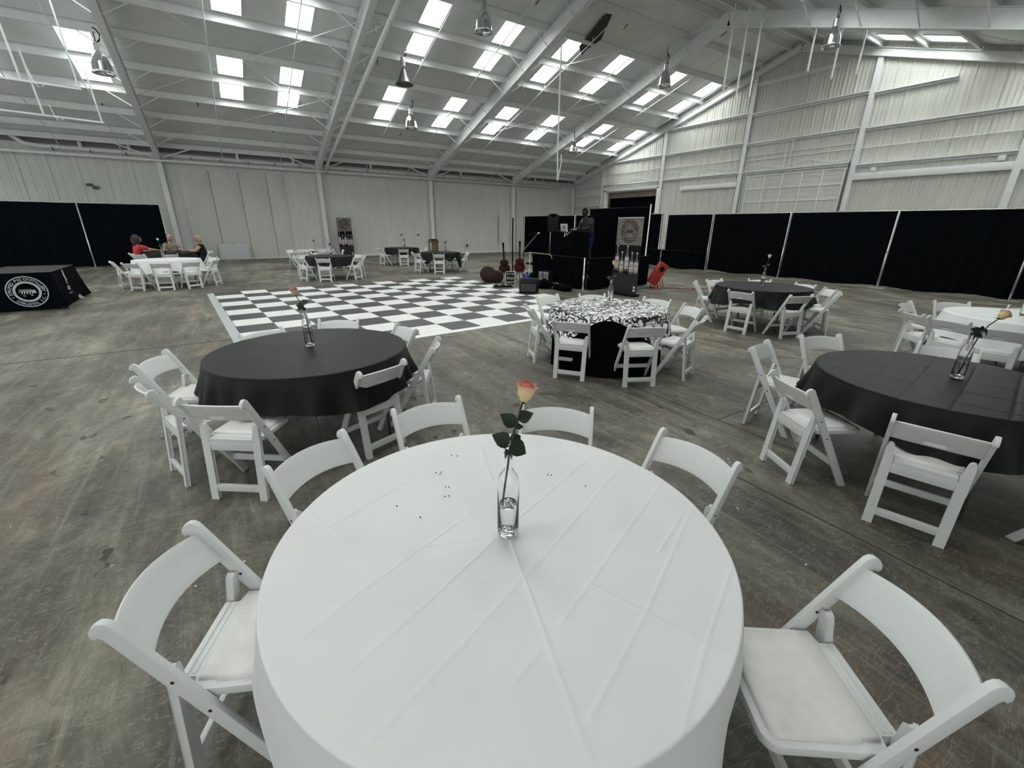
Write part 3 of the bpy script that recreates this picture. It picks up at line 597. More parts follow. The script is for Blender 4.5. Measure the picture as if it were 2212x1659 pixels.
# chairs: middle of the backrest top (x, y) and heading in degrees
CH = {
 'T1': [((-0.36, 1.49, -26), 'left end'), ((1.48, 0.13, 144), 'right end nearest the camera'), ((0.17, 2.06, -61), 'far left side'), ((0.87, 2.28, -91), 'far side left of the rose'), ((1.51, 1.83, -131), 'far side right of the rose'), ((1.8, 1.08, 180), 'far right side')],
 'T2': [((-0.64, 4.31, -23), 'left end, farther one'), ((-0.61, 3.57, 18), 'left end, seen edge-on'), ((-0.23, 3.01, 54), 'near left side, back to camera'), ((0.86, 3.15, 111), 'near right side, back to camera'), ((1.48, 3.59, 149), 'right end, seen edge-on'), ((1.49, 4.38, -173), 'far right side'), ((0.96, 5.12, -113), 'far side in the middle'), ((0.18, 4.93, -66), 'far left side')],
 'T3': [((3.31, 4.7, -22), 'left end, farther one'), ((4.14, 5.39, -86), 'far left side'), ((4.86, 5.15, -117), 'far side behind the bottle'), ((5.42, 4.31, -165), 'far right side'), ((5.32, 3.61, 159), 'right end, farther one'), ((4.62, 3.01, 109), 'right end, seen edge-on'), ((3.79, 3.1, 63), 'near right side, back to camera'), ((3.23, 3.74, 38), 'near left side, back to camera')],
 'T4': [((7.86, 5.38, -58), 'left end, seen half edge-on'), ((8.6, 5.45, -98), 'far left side'), ((9.48, 4.97, -143), 'far side behind the bottle'), ((9.55, 4.09, 165), 'far right side'), ((9.17, 3.5, 136), 'right end, farther of two'), ((8.72, 3.18, 112), 'right end, nearer of two'), ((7.83, 3.38, 68), 'near right side, back to camera'), ((7.38, 4.15, 5), 'near left side, back to camera')],
 'T5': [((4.06, 2, -79), 'left end, farther one'), ((4.97, 1.88, -118), 'far left side'), ((5.52, 1.03, -171), 'far side behind the bottle'), ((3.24, 1.33, -31), 'left end, nearer one'), ((3.16, 0.5, 13), 'near side, whole back in view'), ((3.7, -0.33, 62), 'near right, only a foot showing')],
 'T6': [((8.43, 2.2, -87), 'far left side'), ((9.18, 1.87, -143), 'far side'), ((7.5, 1.86, -42), 'left end, farther one'), ((7.12, 0.98, 10), 'near side, behind the rose'), ((9.42, 1.11, 178), 'right end cut by the frame'), ((7.28, 1.45, -18), 'left end, nearer one')],
 'T7': [((-2.62, 16.05, 16), 'left end'), ((-2.16, 15.36, 55), 'near side, first from left'), ((-1.5, 15.13, 87), 'near side, middle one'), ((-0.82, 15.28, 118), 'near side, right of middle'), ((-0.24, 15.94, 158), 'right end, nearer one'), ((-0.31, 17.01, 209), 'right end, farther one')],
 'T8': [((-2.72, 20.1, 16), 'behind the person in red'), ((-2.43, 19.54, 46), 'near left side'), ((-1.56, 19.2, 92), 'near side, middle'), ((-0.42, 20.15, 168), 'under the person in the visor'), ((-0.43, 20.85, 200), 'far right side'), ((-1.62, 21.62, 271), 'far side, under the man')],
 'T9': [((2.6, 15.11, 68), 'near side, square on'), ((2, 15.69, 26), 'near left side'), ((1.92, 16.37, -11), 'left end'), ((3.74, 15.27, 129), 'near right side'), ((4.08, 16.55, 201), 'far right side'), ((4.14, 15.95, 168), 'right end, seen edge-on'), ((2.29, 17, 311), 'far left side'), ((3.46, 17.19, 248), 'far side')],
 'T10': [((2.33, 20.78, 316), 'far left side'), ((3, 21.12, 278), 'far side, middle'), ((3.88, 20.87, 230), 'far right side'), ((2.5, 19.07, 55), 'near left side'), ((3.33, 18.88, 99), 'near side'), ((4.27, 19.83, 172), 'right end, in front of the banner')],
 'T11': [((6.79, 19.51, 74), 'near side, square on'), ((6, 20.35, 10), 'left end, outer one'), ((6.05, 20.95, -18), 'left end, farther one'), ((8.19, 20.29, 164), 'right end')],
 'T12': [((6.82, 15.7, 62), 'near side, square on'), ((6.23, 16.53, 10), 'left end, nearer one'), ((6.29, 17.1, -20), 'left end, farther one'), ((7.13, 17.81, 281), 'far left side'), ((7.66, 17.79, 254), 'far side, beside the wooden stand'), ((8.31, 17.3, 212), 'far right side'), ((8.43, 16.4, 165), 'right end, seen edge-on')]}
TN = {'T1': 'white foreground table', 'T2': 'black table beside the dance floor', 'T3': 'large damask table', 'T4': 'black table nearest the long curtain', 'T5': 'black table with creased cloth',
      'T6': 'white table behind the creased one', 'T7': 'white table before the seated people', 'T8': 'the seated people\'s black table', 'T9': 'black table beyond the dance floor', 'T10': 'small far damask table', 'T11': 'farthest black table', 'T12': 'black table with wooden stand'}
first = True
for tk, L in CH.items():
    for (x_, y_, hd), where in L:
        c = chair0 if first else copy_tree(chair0); first = False
        h = math.radians(hd); c.location = (x_ + 0.228 * math.cos(h), y_ + 0.228 * math.sin(h), 0); c.rotation_euler = (0, 0, h - PI / 2)
        tag(c, 'white folding chair at %s, %s' % (TN[tk], where), 'chair', 'white folding chairs at the round tables')
# bolts on the chairs near enough to show them
for o in [o for o in C.objects if o.name.split('.')[0] == 'folding_chair' and (Vector(o.location).xy - Vector((0, 0))).length < 6.5]:
    for ch in list(o.children):
        if ch.name.startswith('side_rail'):
            for s_ in (0.25, 0.40):
                p = rail_pt(s_); link('bolt', boltm, ch, (0, p.x, p.y))

# ------------------------------------------------------------------ tables and cloths
ZT = 0.745
def table_proto():
    r = thing('round_table', '', 'table')
    part('tabletop', MB().lathe([(0.0, ZT - 0.035), (0.72, ZT - 0.035), (0.745, ZT - 0.03), (0.752, ZT - 0.015), (0.745, ZT - 0.004), (0.0, ZT - 0.004)], 48), M['greyplastic'], r, smooth=True)
    for sx in (-1, 1):
        for sy in (-1, 1):
            part('leg', MB().tube([(sx * 0.18, sy * 0.30, ZT - 0.04), (sx * 0.22, sy * 0.30, 0.60), (sx * 0.34, sy * 0.30, 0.50), (sx * 0.50, sy * 0.30, 0.44), (sx * 0.54, sy * 0.30, 0.36), (sx * 0.56, sy * 0.30, 0.0)], 0.013, 8), M['greymetal'], r, smooth='all')
        part('leg_crossbar', MB().tube([(sx * 0.34, -0.30, 0.50), (sx * 0.34, 0.30, 0.50)], 0.011, 8), M['greymetal'], r)
        part('fold_brace', MB().tube([(sx * 0.34, 0, 0.50), (0, 0, ZT - 0.05)], 0.008, 6), M['greymetal'], r)
    return r
table0 = table_proto(); first = True
TL = {'T1': 'round folding table under the white foreground cloth', 'T2': 'round folding table under the black cloth nearest the dance floor', 'T3': 'round folding table under the black and white patterned cloth',
      'T4': 'round folding table under black cloth by the long curtain', 'T5': 'round folding table with bent grey legs under the creased black cloth', 'T6': 'round folding table under the white cloth beyond the creased black one',
      'T7': 'round folding table under white cloth near the seated people', 'T8': 'round folding table under the black cloth where people sit', 'T9': 'round folding table under black cloth beyond the dance floor',
      'T10': 'round folding table under the small far patterned cloth', 'T11': 'round folding table under the farthest black cloth', 'T12': 'round folding table under the black cloth holding the wooden stand'}
for tk, (x_, y_, R_) in TC.items():
    t = table0 if first else copy_tree(table0); first = False
    t.location = (x_, y_, 0); t.rotation_euler = (0, 0, {'T1': 0.6, 'T5': 1.15, 'T4': 0.5}.get(tk, random.uniform(0, 3))); k = (R_ - 0.008) / 0.752; t.scale = (k, k, 1)
    tag(t, TL[tk], 'table', 'round banquet tables')
def seg_h(X, Y, segs, a, wd):
    Z = np.zeros_like(X)
    for (x0, y0, x1, y1) in segs:
        dx, dy = x1 - x0, y1 - y0; L2 = dx * dx + dy * dy; t = np.clip(((X - x0) * dx + (Y - y0) * dy) / L2, 0, 1)
        d = np.hypot(X - x0 - t * dx, Y - y0 - t * dy); sd = (X - x0) * dy - (Y - y0) * dx
        Z = np.maximum(Z, a * np.exp(-(d / wd) ** 2)) if a > 0 else np.minimum(Z, a * np.exp(-(d / wd) ** 2))
    return Z
def cloth(name, label, cx, cy, R_, mat, drop, flare=0.05, amp=0.02, nf=17, seed=0, z=ZT + 0.004, creases=(), ca=0.003, cw=0.008, nr=14, nt=160, group=None, low=0.0, parent=None, asym=0.0):
    rnd = random.Random(seed); ph = [rnd.uniform(0, 6) for _ in range(5)]; th = np.arange(nt) * 2 * PI / nt; vs = []; rr = R_ * np.linspace(0.0, 1, nr + 1)[1:]
    X = np.outer(rr, np.cos(th)); Y = np.outer(rr, np.sin(th)); Z = np.full_like(X, z)
    if creases: Z = Z + seg_h(X + cx, Y + cy, creases, ca, cw)
    Z = Z + 0.0012 * np.sin(X * 13 + ph[0]) * np.sin(Y * 11 + ph[1])
    Z[-1] -= 0.003
    vs.append((0, 0, float(Z[0].mean())))
    for i in range(nr):
        for k in range(nt): vs.append((float(X[i, k]), float(Y[i, k]), float(Z[i, k])))
    rows = 9
    dr = np.array([drop(t) for t in th])
    wave = np.sin(nf * th + ph[2] + 1.3 * np.sin(3 * th + ph[3])) * 0.7 + 0.5 * np.sin((nf * 0.6 // 1) * th + ph[4])
    for i in range(rows + 1):
        t = i / rows
        r_ = R_ + 0.006 * min(1, t * 6) + flare * dr / 0.3 * t ** 1.2 + (amp * t ** 1.4) * wave * np.minimum(1, dr / 0.2) + 0.006 * t
        zz = z - 0.008 - (dr + low * 0) * t + amp * 0.35 * wave * t * t
        for k in range(nt): vs.append((float(r_[k] * math.cos(th[k])), float(r_[k] * math.sin(th[k])), max(0.006, float(zz[k]))))
    fs = [(0, 1 + k, 1 + (k + 1) % nt) for k in range(nt)]
    for i in range(nr + rows):
        a = 1 + i * nt
        for k in range(nt): fs.append((a + k, a + nt + k, a + nt + (k + 1) % nt, a + (k + 1) % nt))
    o = part(name, MB().add(vs, fs), mat, None, smooth='all', loc=(cx, cy, 0)); tag(o, label, 'tablecloth', group); return o
def fin(t, *cs):     # bumps of extra drop: (angle deg, half width deg, extra)
    d = 0
    for a, wd, e in cs:
        q = abs((math.degrees(t) - a + 180) % 360 - 180) / wd
        if q < 1: d += e * 0.5 * (1 + math.cos(PI * q))
    return d
CR1 = [(1.237, 1.264, 0.74, 1.082), (1.323, 1.139, 0.686, 0.868), (0.686, 0.868, 0.398, 0.758), (1.383, 0.96, 0.765, 0.716), (0.765, 0.716, 0.585, 0.648), (1.296, 0.783, 1.034, 0.686), (0.645, 0.996, 0.524, 0.629), (0.524, 0.629, 0.437, 0.369), (0.598, 1.025, 0.316, 0.908), (0.316, 0.908, -0.009, 0.785), (0.602, 1.2, 0.102, 1.024), (0.102, 1.024, -0.088, 0.937), (0.671, 0.871, 0.381, 0.752), (0.381, 0.752, 0.037, 0.624), (1.331, 0.778, 0.803, 0.545), (0.803, 0.545, 0.49, 0.427), (1.157, 0.513, 0.856, 0.396), (0.856, 0.396, 0.599, 0.285), (0.094, 1.503, 0.207, 1.206), (0.746, 0.706, 0.886, 0.34), (0.883, 1.64, 0.777, 1.347), (0.528, 1.545, 0.138, 1.399), (-0.06, 1.279, 0.564, 1.06), (0.392, 0.579, 0.49, 0.613)]
GW = 'white tablecloths'; GB = 'black tablecloths'
x_, y_, R_ = TC['T1']
cloth('tablecloth', 'white foreground tablecloth with long fold creases', x_, y_, R_, M['whitecloth'], lambda t: 0.26 + fin(t, (203, 30, 0.26), (-97, 36, 0.26), (-20, 16, 0.03), (20, 18, 0.03)), 0.035, 0.034, 11, 5, creases=CR1, ca=0.0026, cw=0.0055, nr=190, nt=600)
x_, y_, R_ = TC['T2']
cr = [(0.485 - 0.95 * 0.47 + o_ * -0.53, 3.93 - 0.95 * -0.29 + o_ * -0.85, 0.485 + 0.95 * 0.75 + o_ * -0.53, 3.93 - 0.95 * 0.55 + o_ * -0.85) for o_ in (-0.6, -0.42, -0.25, -0.1, 0.08, 0.25, 0.42, 0.6)] + [(0.0, 3.2, 1.1, 4.5)]
cloth('tablecloth', 'black tablecloth nearest the dance floor, hanging in soft folds', x_, y_, R_, M['blackcloth'], lambda t: 0.27 + 0.03 * math.sin(4 * t + 0.6), 0.06, 0.034, 23, 6, creases=cr, ca=-0.003, cw=0.009, nr=60, nt=300)
x_, y_, R_ = TC['T3']
cloth('under_cloth', 'floor length black cloth under the patterned tablecloth', x_, y_, R_ - 0.012, M['underblack'], lambda t: 0.725 if math.cos(t - math.radians(224)) > 0.5 else 0.27, 0.02, 0.018, 15, 7, z=ZT, nr=4)
cloth('tablecloth', 'black and white damask tablecloth pulled up at the near side', x_, y_, R_, M['damask'], lambda t: 0.30 - fin(t, (226, 44, 0.27)) + fin(t, (-85, 20, 0.12), (185, 18, 0.08)), 0.05, 0.022, 17, 8, z=ZT + 0.006)
x_, y_, R_ = TC['T4']
cloth('tablecloth', 'black tablecloth with a flaring corner, before the long curtain', x_, y_, R_, M['blackcloth'], lambda t: 0.28 + 0.05 * math.cos(4 * (t - 2.6)), 0.07, 0.036, 18, 9)
x_, y_, R_ = TC['T5']
d1 = Vector((1.44, 0.177)).normalized(); d2 = Vector((-0.09, 0.75)).normalized(); cr = []
for o_ in (-0.62, -0.36, -0.12, 0.12, 0.36, 0.6): p = Vector((x_, y_)) + d2 * o_; cr.append((*(p - d1 * 0.8), *(p + d1 * 0.8)))
for o_ in (-0.55, -0.25, 0.05, 0.35, 0.62): p = Vector((x_, y_)) + d1 * o_; cr.append((*(p - d2 * 0.8), *(p + d2 * 0.8)))
cloth('tablecloth', 'black tablecloth with a grid of fold creases, cut by the photo edge', x_, y_, R_, M['blackcloth'], lambda t: 0.26 + 0.05 * math.cos(4 * (t - 0.4)), 0.07, 0.046, 21, 10, creases=cr, ca=-0.0045, cw=0.008, nr=80, nt=360)
x_, y_, R_ = TC['T6']
cloth('tablecloth', 'white plastic tablecloth on the table behind the creased black one', x_, y_, R_, M['whiteplastic'], lambda t: 0.32 + 0.05 * math.cos(4 * (t - 0.2)), 0.08, 0.03, 14, 11)
x_, y_, R_ = TC['T7']
cloth('tablecloth', 'long white tablecloth in front of the seated people', x_, y_, R_, M['whiteplastic'], lambda t: 0.34 + 0.08 * math.cos(4 * (t - 0.9)), 0.05, 0.03, 13, 12)
x_, y_, R_ = TC['T8']
cloth('tablecloth', 'black tablecloth where the three people sit', x_, y_, R_, M['blackcloth'], lambda t: 0.28, 0.05, 0.02, 15, 13)
x_, y_, R_ = TC['T9']
cloth('tablecloth', 'black tablecloth beyond the dance floor, before a patterned one', x_, y_, R_, M['blackcloth'], lambda t: 0.28 + 0.02 * math.cos(4 * t), 0.05, 0.02, 15, 14)
x_, y_, R_ = TC['T10']
cloth('tablecloth', 'small far black and white damask tablecloth before the wall banner', x_, y_, R_, M['damask'], lambda t: 0.28, 0.05, 0.02, 15, 15)
x_, y_, R_ = TC['T11']
cloth('tablecloth', 'farthest black tablecloth, beside the white wall', x_, y_, R_, M['blackcloth'], lambda t: 0.27, 0.05, 0.02, 15, 16)
x_, y_, R_ = TC['T12']
cloth('tablecloth', 'black tablecloth with a long hanging corner, under the wooden stand', x_, y_, R_, M['blackcloth'], lambda t: 0.16 + fin(t, (-50, 26, 0.42), (205, 30, 0.26), (40, 30, 0.26), (125, 30, 0.26)), 0.04, 0.015, 12, 17)

# ------------------------------------------------------------------ bottles and roses
def bottle_proto():
    r = thing('glass_bottle', '', 'bottle')
    out = [(0.0, 0.0), (0.028, 0.0), (0.034, 0.004), (0.0365, 0.012), (0.037, 0.03), (0.037, 0.195), (0.0355, 0.214), (0.030, 0.232), (0.021, 0.246), (0.0155, 0.256), (0.0145, 0.27), (0.0145, 0.315), (0.0165, 0.317), (0.0165, 0.332), (0.0145, 0.335),
           (0.0105, 0.335), (0.0105, 0.27), (0.012, 0.257), (0.018, 0.247), (0.027, 0.231), (0.0325, 0.213), (0.0340, 0.195), (0.0340, 0.032), (0.030, 0.024), (0.018, 0.021), (0.0, 0.026)]
    part('glass_body', MB().lathe(out, 40), M['glass'], r, smooth='all')
    part('water', MB().lathe([(0.0, 0.0262), (0.018, 0.0212), (0.030, 0.0242), (0.0338, 0.0322), (0.0338, 0.122), (0.0, 0.121)], 40), M['water'], r, smooth=True)
    return r
def petal_mesh(r0, h, wd, open_, seed, curl=0.3):
    rnd = random.Random(seed); nu, nv = 10, 8; vs = []; fs = []
    for j in range(nv + 1):
        v = j / nv; rad = r0 * (0.25 + 1.0 * math.sin(PI * min(1, v * 0.62 + 0.05)) ** 0.8) + open_ * max(0, v - 0.75) ** 1.5 * 0.1
        for i in range(nu + 1):
            u = (i / nu - 0.5) * wd * (0.45 + 0.75 * math.sin(PI * min(0.85, v * 0.75 + 0.12)))
            zz = h * v - 0.10 * h * (2 * (i / nu) - 1) ** 2 * v + 0.03 * h * math.sin(7 * u + seed) * v
            rr_ = rad * (1 + 0.05 * math.sin(3 * u + seed))
            vs.append((rr_ * math.cos(u), rr_ * math.sin(u), zz))
    for j in range(nv):
        for i in range(nu): a = j * (nu + 1) + i; fs.append((a, a + 1, a + nu + 2, a + nu + 1))
    return MB().add(vs, fs)
def leaf_mesh(L, W_, bend=0.25):
    n = 9; vs = []; fs = []
    for i in range(n + 1):
        t = i / n; w_ = W_ * (math.sin(PI * t ** 0.75)) * (1 + 0.06 * (i % 2)); z = -bend * L * t * t
        vs += [(L * t, -w_ / 2, z + 0.12 * w_), (L * t, 0, z), (L * t, w_ / 2, z + 0.12 * w_)]
    for i in range(n):
        a = 3 * i; fs += [(a, a + 3, a + 4, a + 1), (a + 1, a + 4, a + 5, a + 2)]
    return MB().add(vs, fs)
PET = [petal_mesh(0.021, 0.053, 2.4, 1.0, 1), petal_mesh(0.0165, 0.060, 2.4, 0.6, 2), petal_mesh(0.012, 0.060, 3.2, 0.05, 3), petal_mesh(0.007, 0.056, 4.6, 0, 4)]
PALE = simple('pale_cream_petal', (0.72, 0.68, 0.56), 0.55, 0, 0.05, 30)
PETP = [p.mesh('petal', PALE, smooth='all') for p in PET]
PET = [p.mesh('petal', M['petal'], smooth='all') for p in PET]
LEAF = [leaf_mesh(0.050, 0.036).mesh('leaf', M['leaf'], smooth='all'), leaf_mesh(0.040, 0.027, 0.5).mesh('leaf', M['leaf'], smooth='all')]
SEP = leaf_mesh(0.028, 0.007, -0.3).mesh('sepal', M['sepal'], smooth='all')
def rose(label, base, pts, head, tilt, leaves, group='long stemmed roses on the tables', PET=PET):
    """pts, head in metres relative to base; leaves: (x,y,z, yaw, pitch, kind, scale)"""
    r = thing('rose', label, 'rose', base, 0, group)
    part('stem', MB().tube(pts, [0.0037] * len(pts), 8), M['stem'], r, smooth='all')
    bl = link('bloom', None, r, head, tilt); bl.empty_display_size = 0.02
    for k in range(5): link('petal', PET[0], bl, (0, 0, 0), (0, 0, k * 2 * PI / 5))
    for k in range(4): link('petal', PET[1], bl, (0, 0, 0.003), (0, 0, k * PI / 2 + 0.5))
    for k in range(3): link('petal', PET[2], bl, (0, 0, 0.004), (0, 0, k * 2 * PI / 3 + 0.3))
    link('petal', PET[3], bl, (0, 0, 0.006))
    for k in range(5): link('sepal', SEP, bl, (0, 0, 0.001), (0, 0.5 if k % 2 else -0.2, k * 2 * PI / 5 + 0.3))
    for (x, y, z, yw, pt, kd, s_) in leaves:
        o = link('leaf', LEAF[kd], r, (x, y, z), (0.95 if math.cos(yw) > 0 else -0.95, pt, yw)); o.scale = (s_ * 1.1, s_ * 1.25, s_ * 1.1)
    return r
b0 = bottle_proto(); first = True
ZB = ZT + 0.006
RIGHT = Vector((0.8407, -0.5414)); FWD = Vector((0.5414, 0.8407))
BT = {'T1': (0.658, 1.03), 'T2': (0.49, 4.02), 'T3': (4.41, 4.31), 'T4': (8.36, 4.32), 'T5': (4.32, 0.715), 'T6': (8.36, 1.02), 'T7': (-1.56, 17.05), 'T8': (-1.62, 20.2), 'T9': (3.1, 16.25), 'T10': (3.2, 20.0), 'T11': (7.2, 20.5), 'T12': (7.6, 16.75)}
BL = {'T1': 'glass bottle half filled with water on the white foreground table', 'T2': 'glass bottle vase on the black table nearest the dance floor', 'T3': 'glass bottle vase on the patterned tablecloth', 'T4': 'glass bottle vase on the black table before the long curtain',
      'T5': 'glass bottle vase on the creased black tablecloth', 'T6': 'glass bottle at the photo edge on the white table', 'T7': 'glass bottle vase on the white table before the seated people', 'T8': 'glass bottle vase between the seated people',
      'T9': 'glass bottle vase on the black table beyond the dance floor', 'T10': 'glass bottle vase on the small far patterned tablecloth', 'T11': 'glass bottle vase on the farthest black table', 'T12': 'glass bottle vase beside the wooden stand'}
for tk, (x_, y_) in BT.items():
    b = b0 if first else copy_tree(b0); first = False
    b.location = (x_, y_, ZB); tag(b, BL[tk], 'bottle', 'glass bottle vases')
def L3(l, f, z): v = RIGHT * l + FWD * f; return (v.x, v.y, z)
# foreground rose: stem leans towards the camera's right
b = BT['T1']
rose('cream and pink rose leaning in the bottle on the white foreground table', (*b, ZB),
     [L3(-0.021, 0.0, 0.105), L3(-0.012, 0, 0.19), L3(-0.003, 0, 0.26), L3(0.004, 0, 0.33), L3(0.012, 0, 0.37), L3(0.026, 0, 0.43), L3(0.043, 0, 0.497)], L3(0.044, 0, 0.497), (0.10, 0.28, 0.4),
     [(*L3(0.004, 0.0, 0.35), math.atan2(-0.54, 0.84), 0.55, 0, 1.25), (*L3(0.006, 0.0, 0.355), math.atan2(-0.54, 0.84) + 0.6, -0.3, 0, 0.85), (*L3(0.004, 0, 0.35), math.atan2(0.54, -0.84), -0.55, 0, 1.15), (*L3(0.0, 0, 0.345), math.atan2(0.54, -0.84), -0.1, 1, 0.7),
      (*L3(0.020, 0.0, 0.415), math.atan2(0.54, -0.84), -0.75, 0, 1.05), (*L3(0.018, 0, 0.41), math.atan2(0.54, -0.84) - 0.5, -0.5, 1, 0.9), (*L3(0.028, 0, 0.435), math.atan2(-0.54, 0.84), -0.5, 0, 0.95), (*L3(0.020, 0, 0.41), math.atan2(-0.54, 0.84), -0.1, 1, 0.6)])
def far_rose(tk, label, lean, top, fwd=0.0, lv=1.3):
    b = BT[tk]
    rose(label, (*b, ZB), [L3(-lean * 0.3, 0, 0.03), L3(0, 0, 0.30), L3(lean * 0.5, fwd * .5, (0.33 + top) / 2), L3(lean, fwd, top)], L3(lean, fwd, top), (-0.1, 0.25 if lean > 0 else -0.15, 0),
         [(*L3(0.0, 0, 0.345), math.atan2(0.54, -0.84), -0.3, 0, lv), (*L3(lean * .3, 0, 0.37), math.atan2(-0.54, 0.84), -0.4, 0, lv * .9), (*L3(0.0, 0, 0.35), math.atan2(0.54, -0.84) + 1.2, 0.2, 1, lv)], PET=PETP if tk not in ('T2', 'T3') else PET)
far_rose('T2', 'peach rose in the bottle on the black table nearest the dance floor', -0.055, 0.44)
far_rose('T3', 'cream and pink rose in the bottle on the patterned tablecloth', 0.015, 0.52)
far_rose('T4', 'cream rose in the bottle before the long black curtain', 0.03, 0.50)
b = BT['T5']
rose('yellow and pink rose drooping sideways over the creased black tablecloth', (*b, ZB), [L3(0.0, 0, 0.03), L3(0.02, 0, 0.18), L3(0.045, 0, 0.31), L3(0.085, 0, 0.39), L3(0.135, 0, 0.435)], L3(0.135, 0, 0.435), (0.35, 0.75, 0.0),
     [(*L3(0.05, 0, 0.33), math.atan2(0.54, -0.84), -0.5, 0, 1.4), (*L3(0.05, 0, 0.33), math.atan2(0.54, -0.84) + .5, 0.1, 0, 1.3), (*L3(0.065, 0, 0.35), math.atan2(-0.54, 0.84), 0.7, 0, 1.3), (*L3(0.07, 0, 0.36), math.atan2(-0.54, 0.84) + 1, 0.1, 1, 1.3)])
far_rose('T7', 'white rose in the bottle on the white table before the seated people', -0.03, 0.50)
far_rose('T8', 'cream rose in the bottle between the woman in red and the man', 0.02, 0.62)
far_rose('T9', 'pale rose in the bottle on the black table beyond the dance floor', -0.11, 0.50)
far_rose('T10', 'pale rose in the bottle on the small far patterned table', -0.03, 0.58)
far_rose('T11', 'short pale rose in the bottle on the farthest black table', 0.0, 0.40)
far_rose('T12', 'white rose beside the wooden stand', 0.0, 0.50)
# wooden stand, red cup, folded table
ws = thing('wooden_display_stand', 'old brown wooden slatted stand with a dark top on the far black table', 'stand', (7.22, 17.1, ZB), 0.4)
for sx in (-1, 1):
    for sy in (-1, 1): part('leg', MB().bb(sx * 0.15 - 0.02, sx * 0.15 + 0.02, sy * 0.09 - 0.02, sy * 0.09 + 0.02, 0, 0.40), M['tan'], ws, bevel=0.004)
part('top_board', MB().bb(-0.19, 0.19, -0.13, 0.13, 0.34, 0.42), M['tan'], ws, bevel=0.006)
part('lid', MB().prism([(-0.16, 0.42), (-0.12, 0.48), (0.05, 0.48), (0.17, 0.44), (0.17, 0.42)], 0.22, 'xz', 0), M['black'], ws, bevel=0.006)
for i in range(4): part('slat', MB().bb(-0.11 + i * 0.06, -0.08 + i * 0.06, -0.11, -0.095, 0.04, 0.34), M['tan'] if i != 2 else M['mahogany'], ws)
part('shelf', MB().bb(-0.15, 0.15, -0.1, 0.1, 0.03, 0.05), M['tan'], ws)
tag(part('red_bag', MB().bb(-0.07, 0.07, -0.05, 0.05, 0, 0.2), M['redcord'], None, bevel=0.02, loc=(4.25, 20.0, 0.46)), 'small dark red bag on a chair before the wall banner', 'bag')
ft = thing('folded_table', 'pale grey folded plastic table leaning on the white wall', 'table', (0.48, 26.98, 0), 0)
tilt = math.radians(-12)
pn = part('tabletop', MB().prism([(-0.66, 0.0), (0.66, 0.0), (0.66, 0.72), (0.63, 0.77), (-0.63, 0.77), (-0.66, 0.72)], 0.045, 'xz', 0), M['greyplastic'], ft, bevel=0.012, rot=(tilt, 0, 0))
part('handle', MB().bb(-0.07, 0.07, -0.02, 0.02, 0.765, 0.785), M['greymetal'], pn)

# ------------------------------------------------------------------ printed emblem (lettered ring round a striped animal)
def glyph_mesh(ch, size):
    cu = bpy.data.curves.new('t', 'FONT'); cu.body = ch; cu.size = size; cu.align_x = 'CENTER'; cu.extrude = 0.0008; cu.resolution_u = 2; cu.offset = size * 0.02
    o = bpy.data.objects.new('t', cu); C.objects.link(o); dg = bpy.context.evaluated_depsgraph_get(); me = bpy.data.meshes.new_from_object(o.evaluated_get(dg))
    vs = [tuple(v.co) for v in me.vertices]; fs = [tuple(p.vertices) for p in me.polygons]
    bpy.data.objects.remove(o); bpy.data.curves.remove(cu); bpy.data.meshes.remove(me); return vs, fs
GC = {}
def put_text(mb, txt, size, f):
    for i, ch in enumerate(txt):
        if ch == ' ': continue
        if (ch, size) not in GC: GC[(ch, size)] = glyph_mesh(ch, size)
        vs, fs = GC[(ch, size)]; mb.add([f(i, len(txt), v) for v in vs], fs)
def ring(mb, r0, r1, n=64, z=0.0):
    vs = []
    for k in range(n): a = 2 * PI * k / n; vs += [(r0 * math.cos(a), r0 * math.sin(a), z), (r1 * math.cos(a), r1 * math.sin(a), z)]
    mb.add(vs, [(2 * k, 2 * k + 1, (2 * k + 3) % (2 * n), (2 * k + 2) % (2 * n)) for k in range(n)])
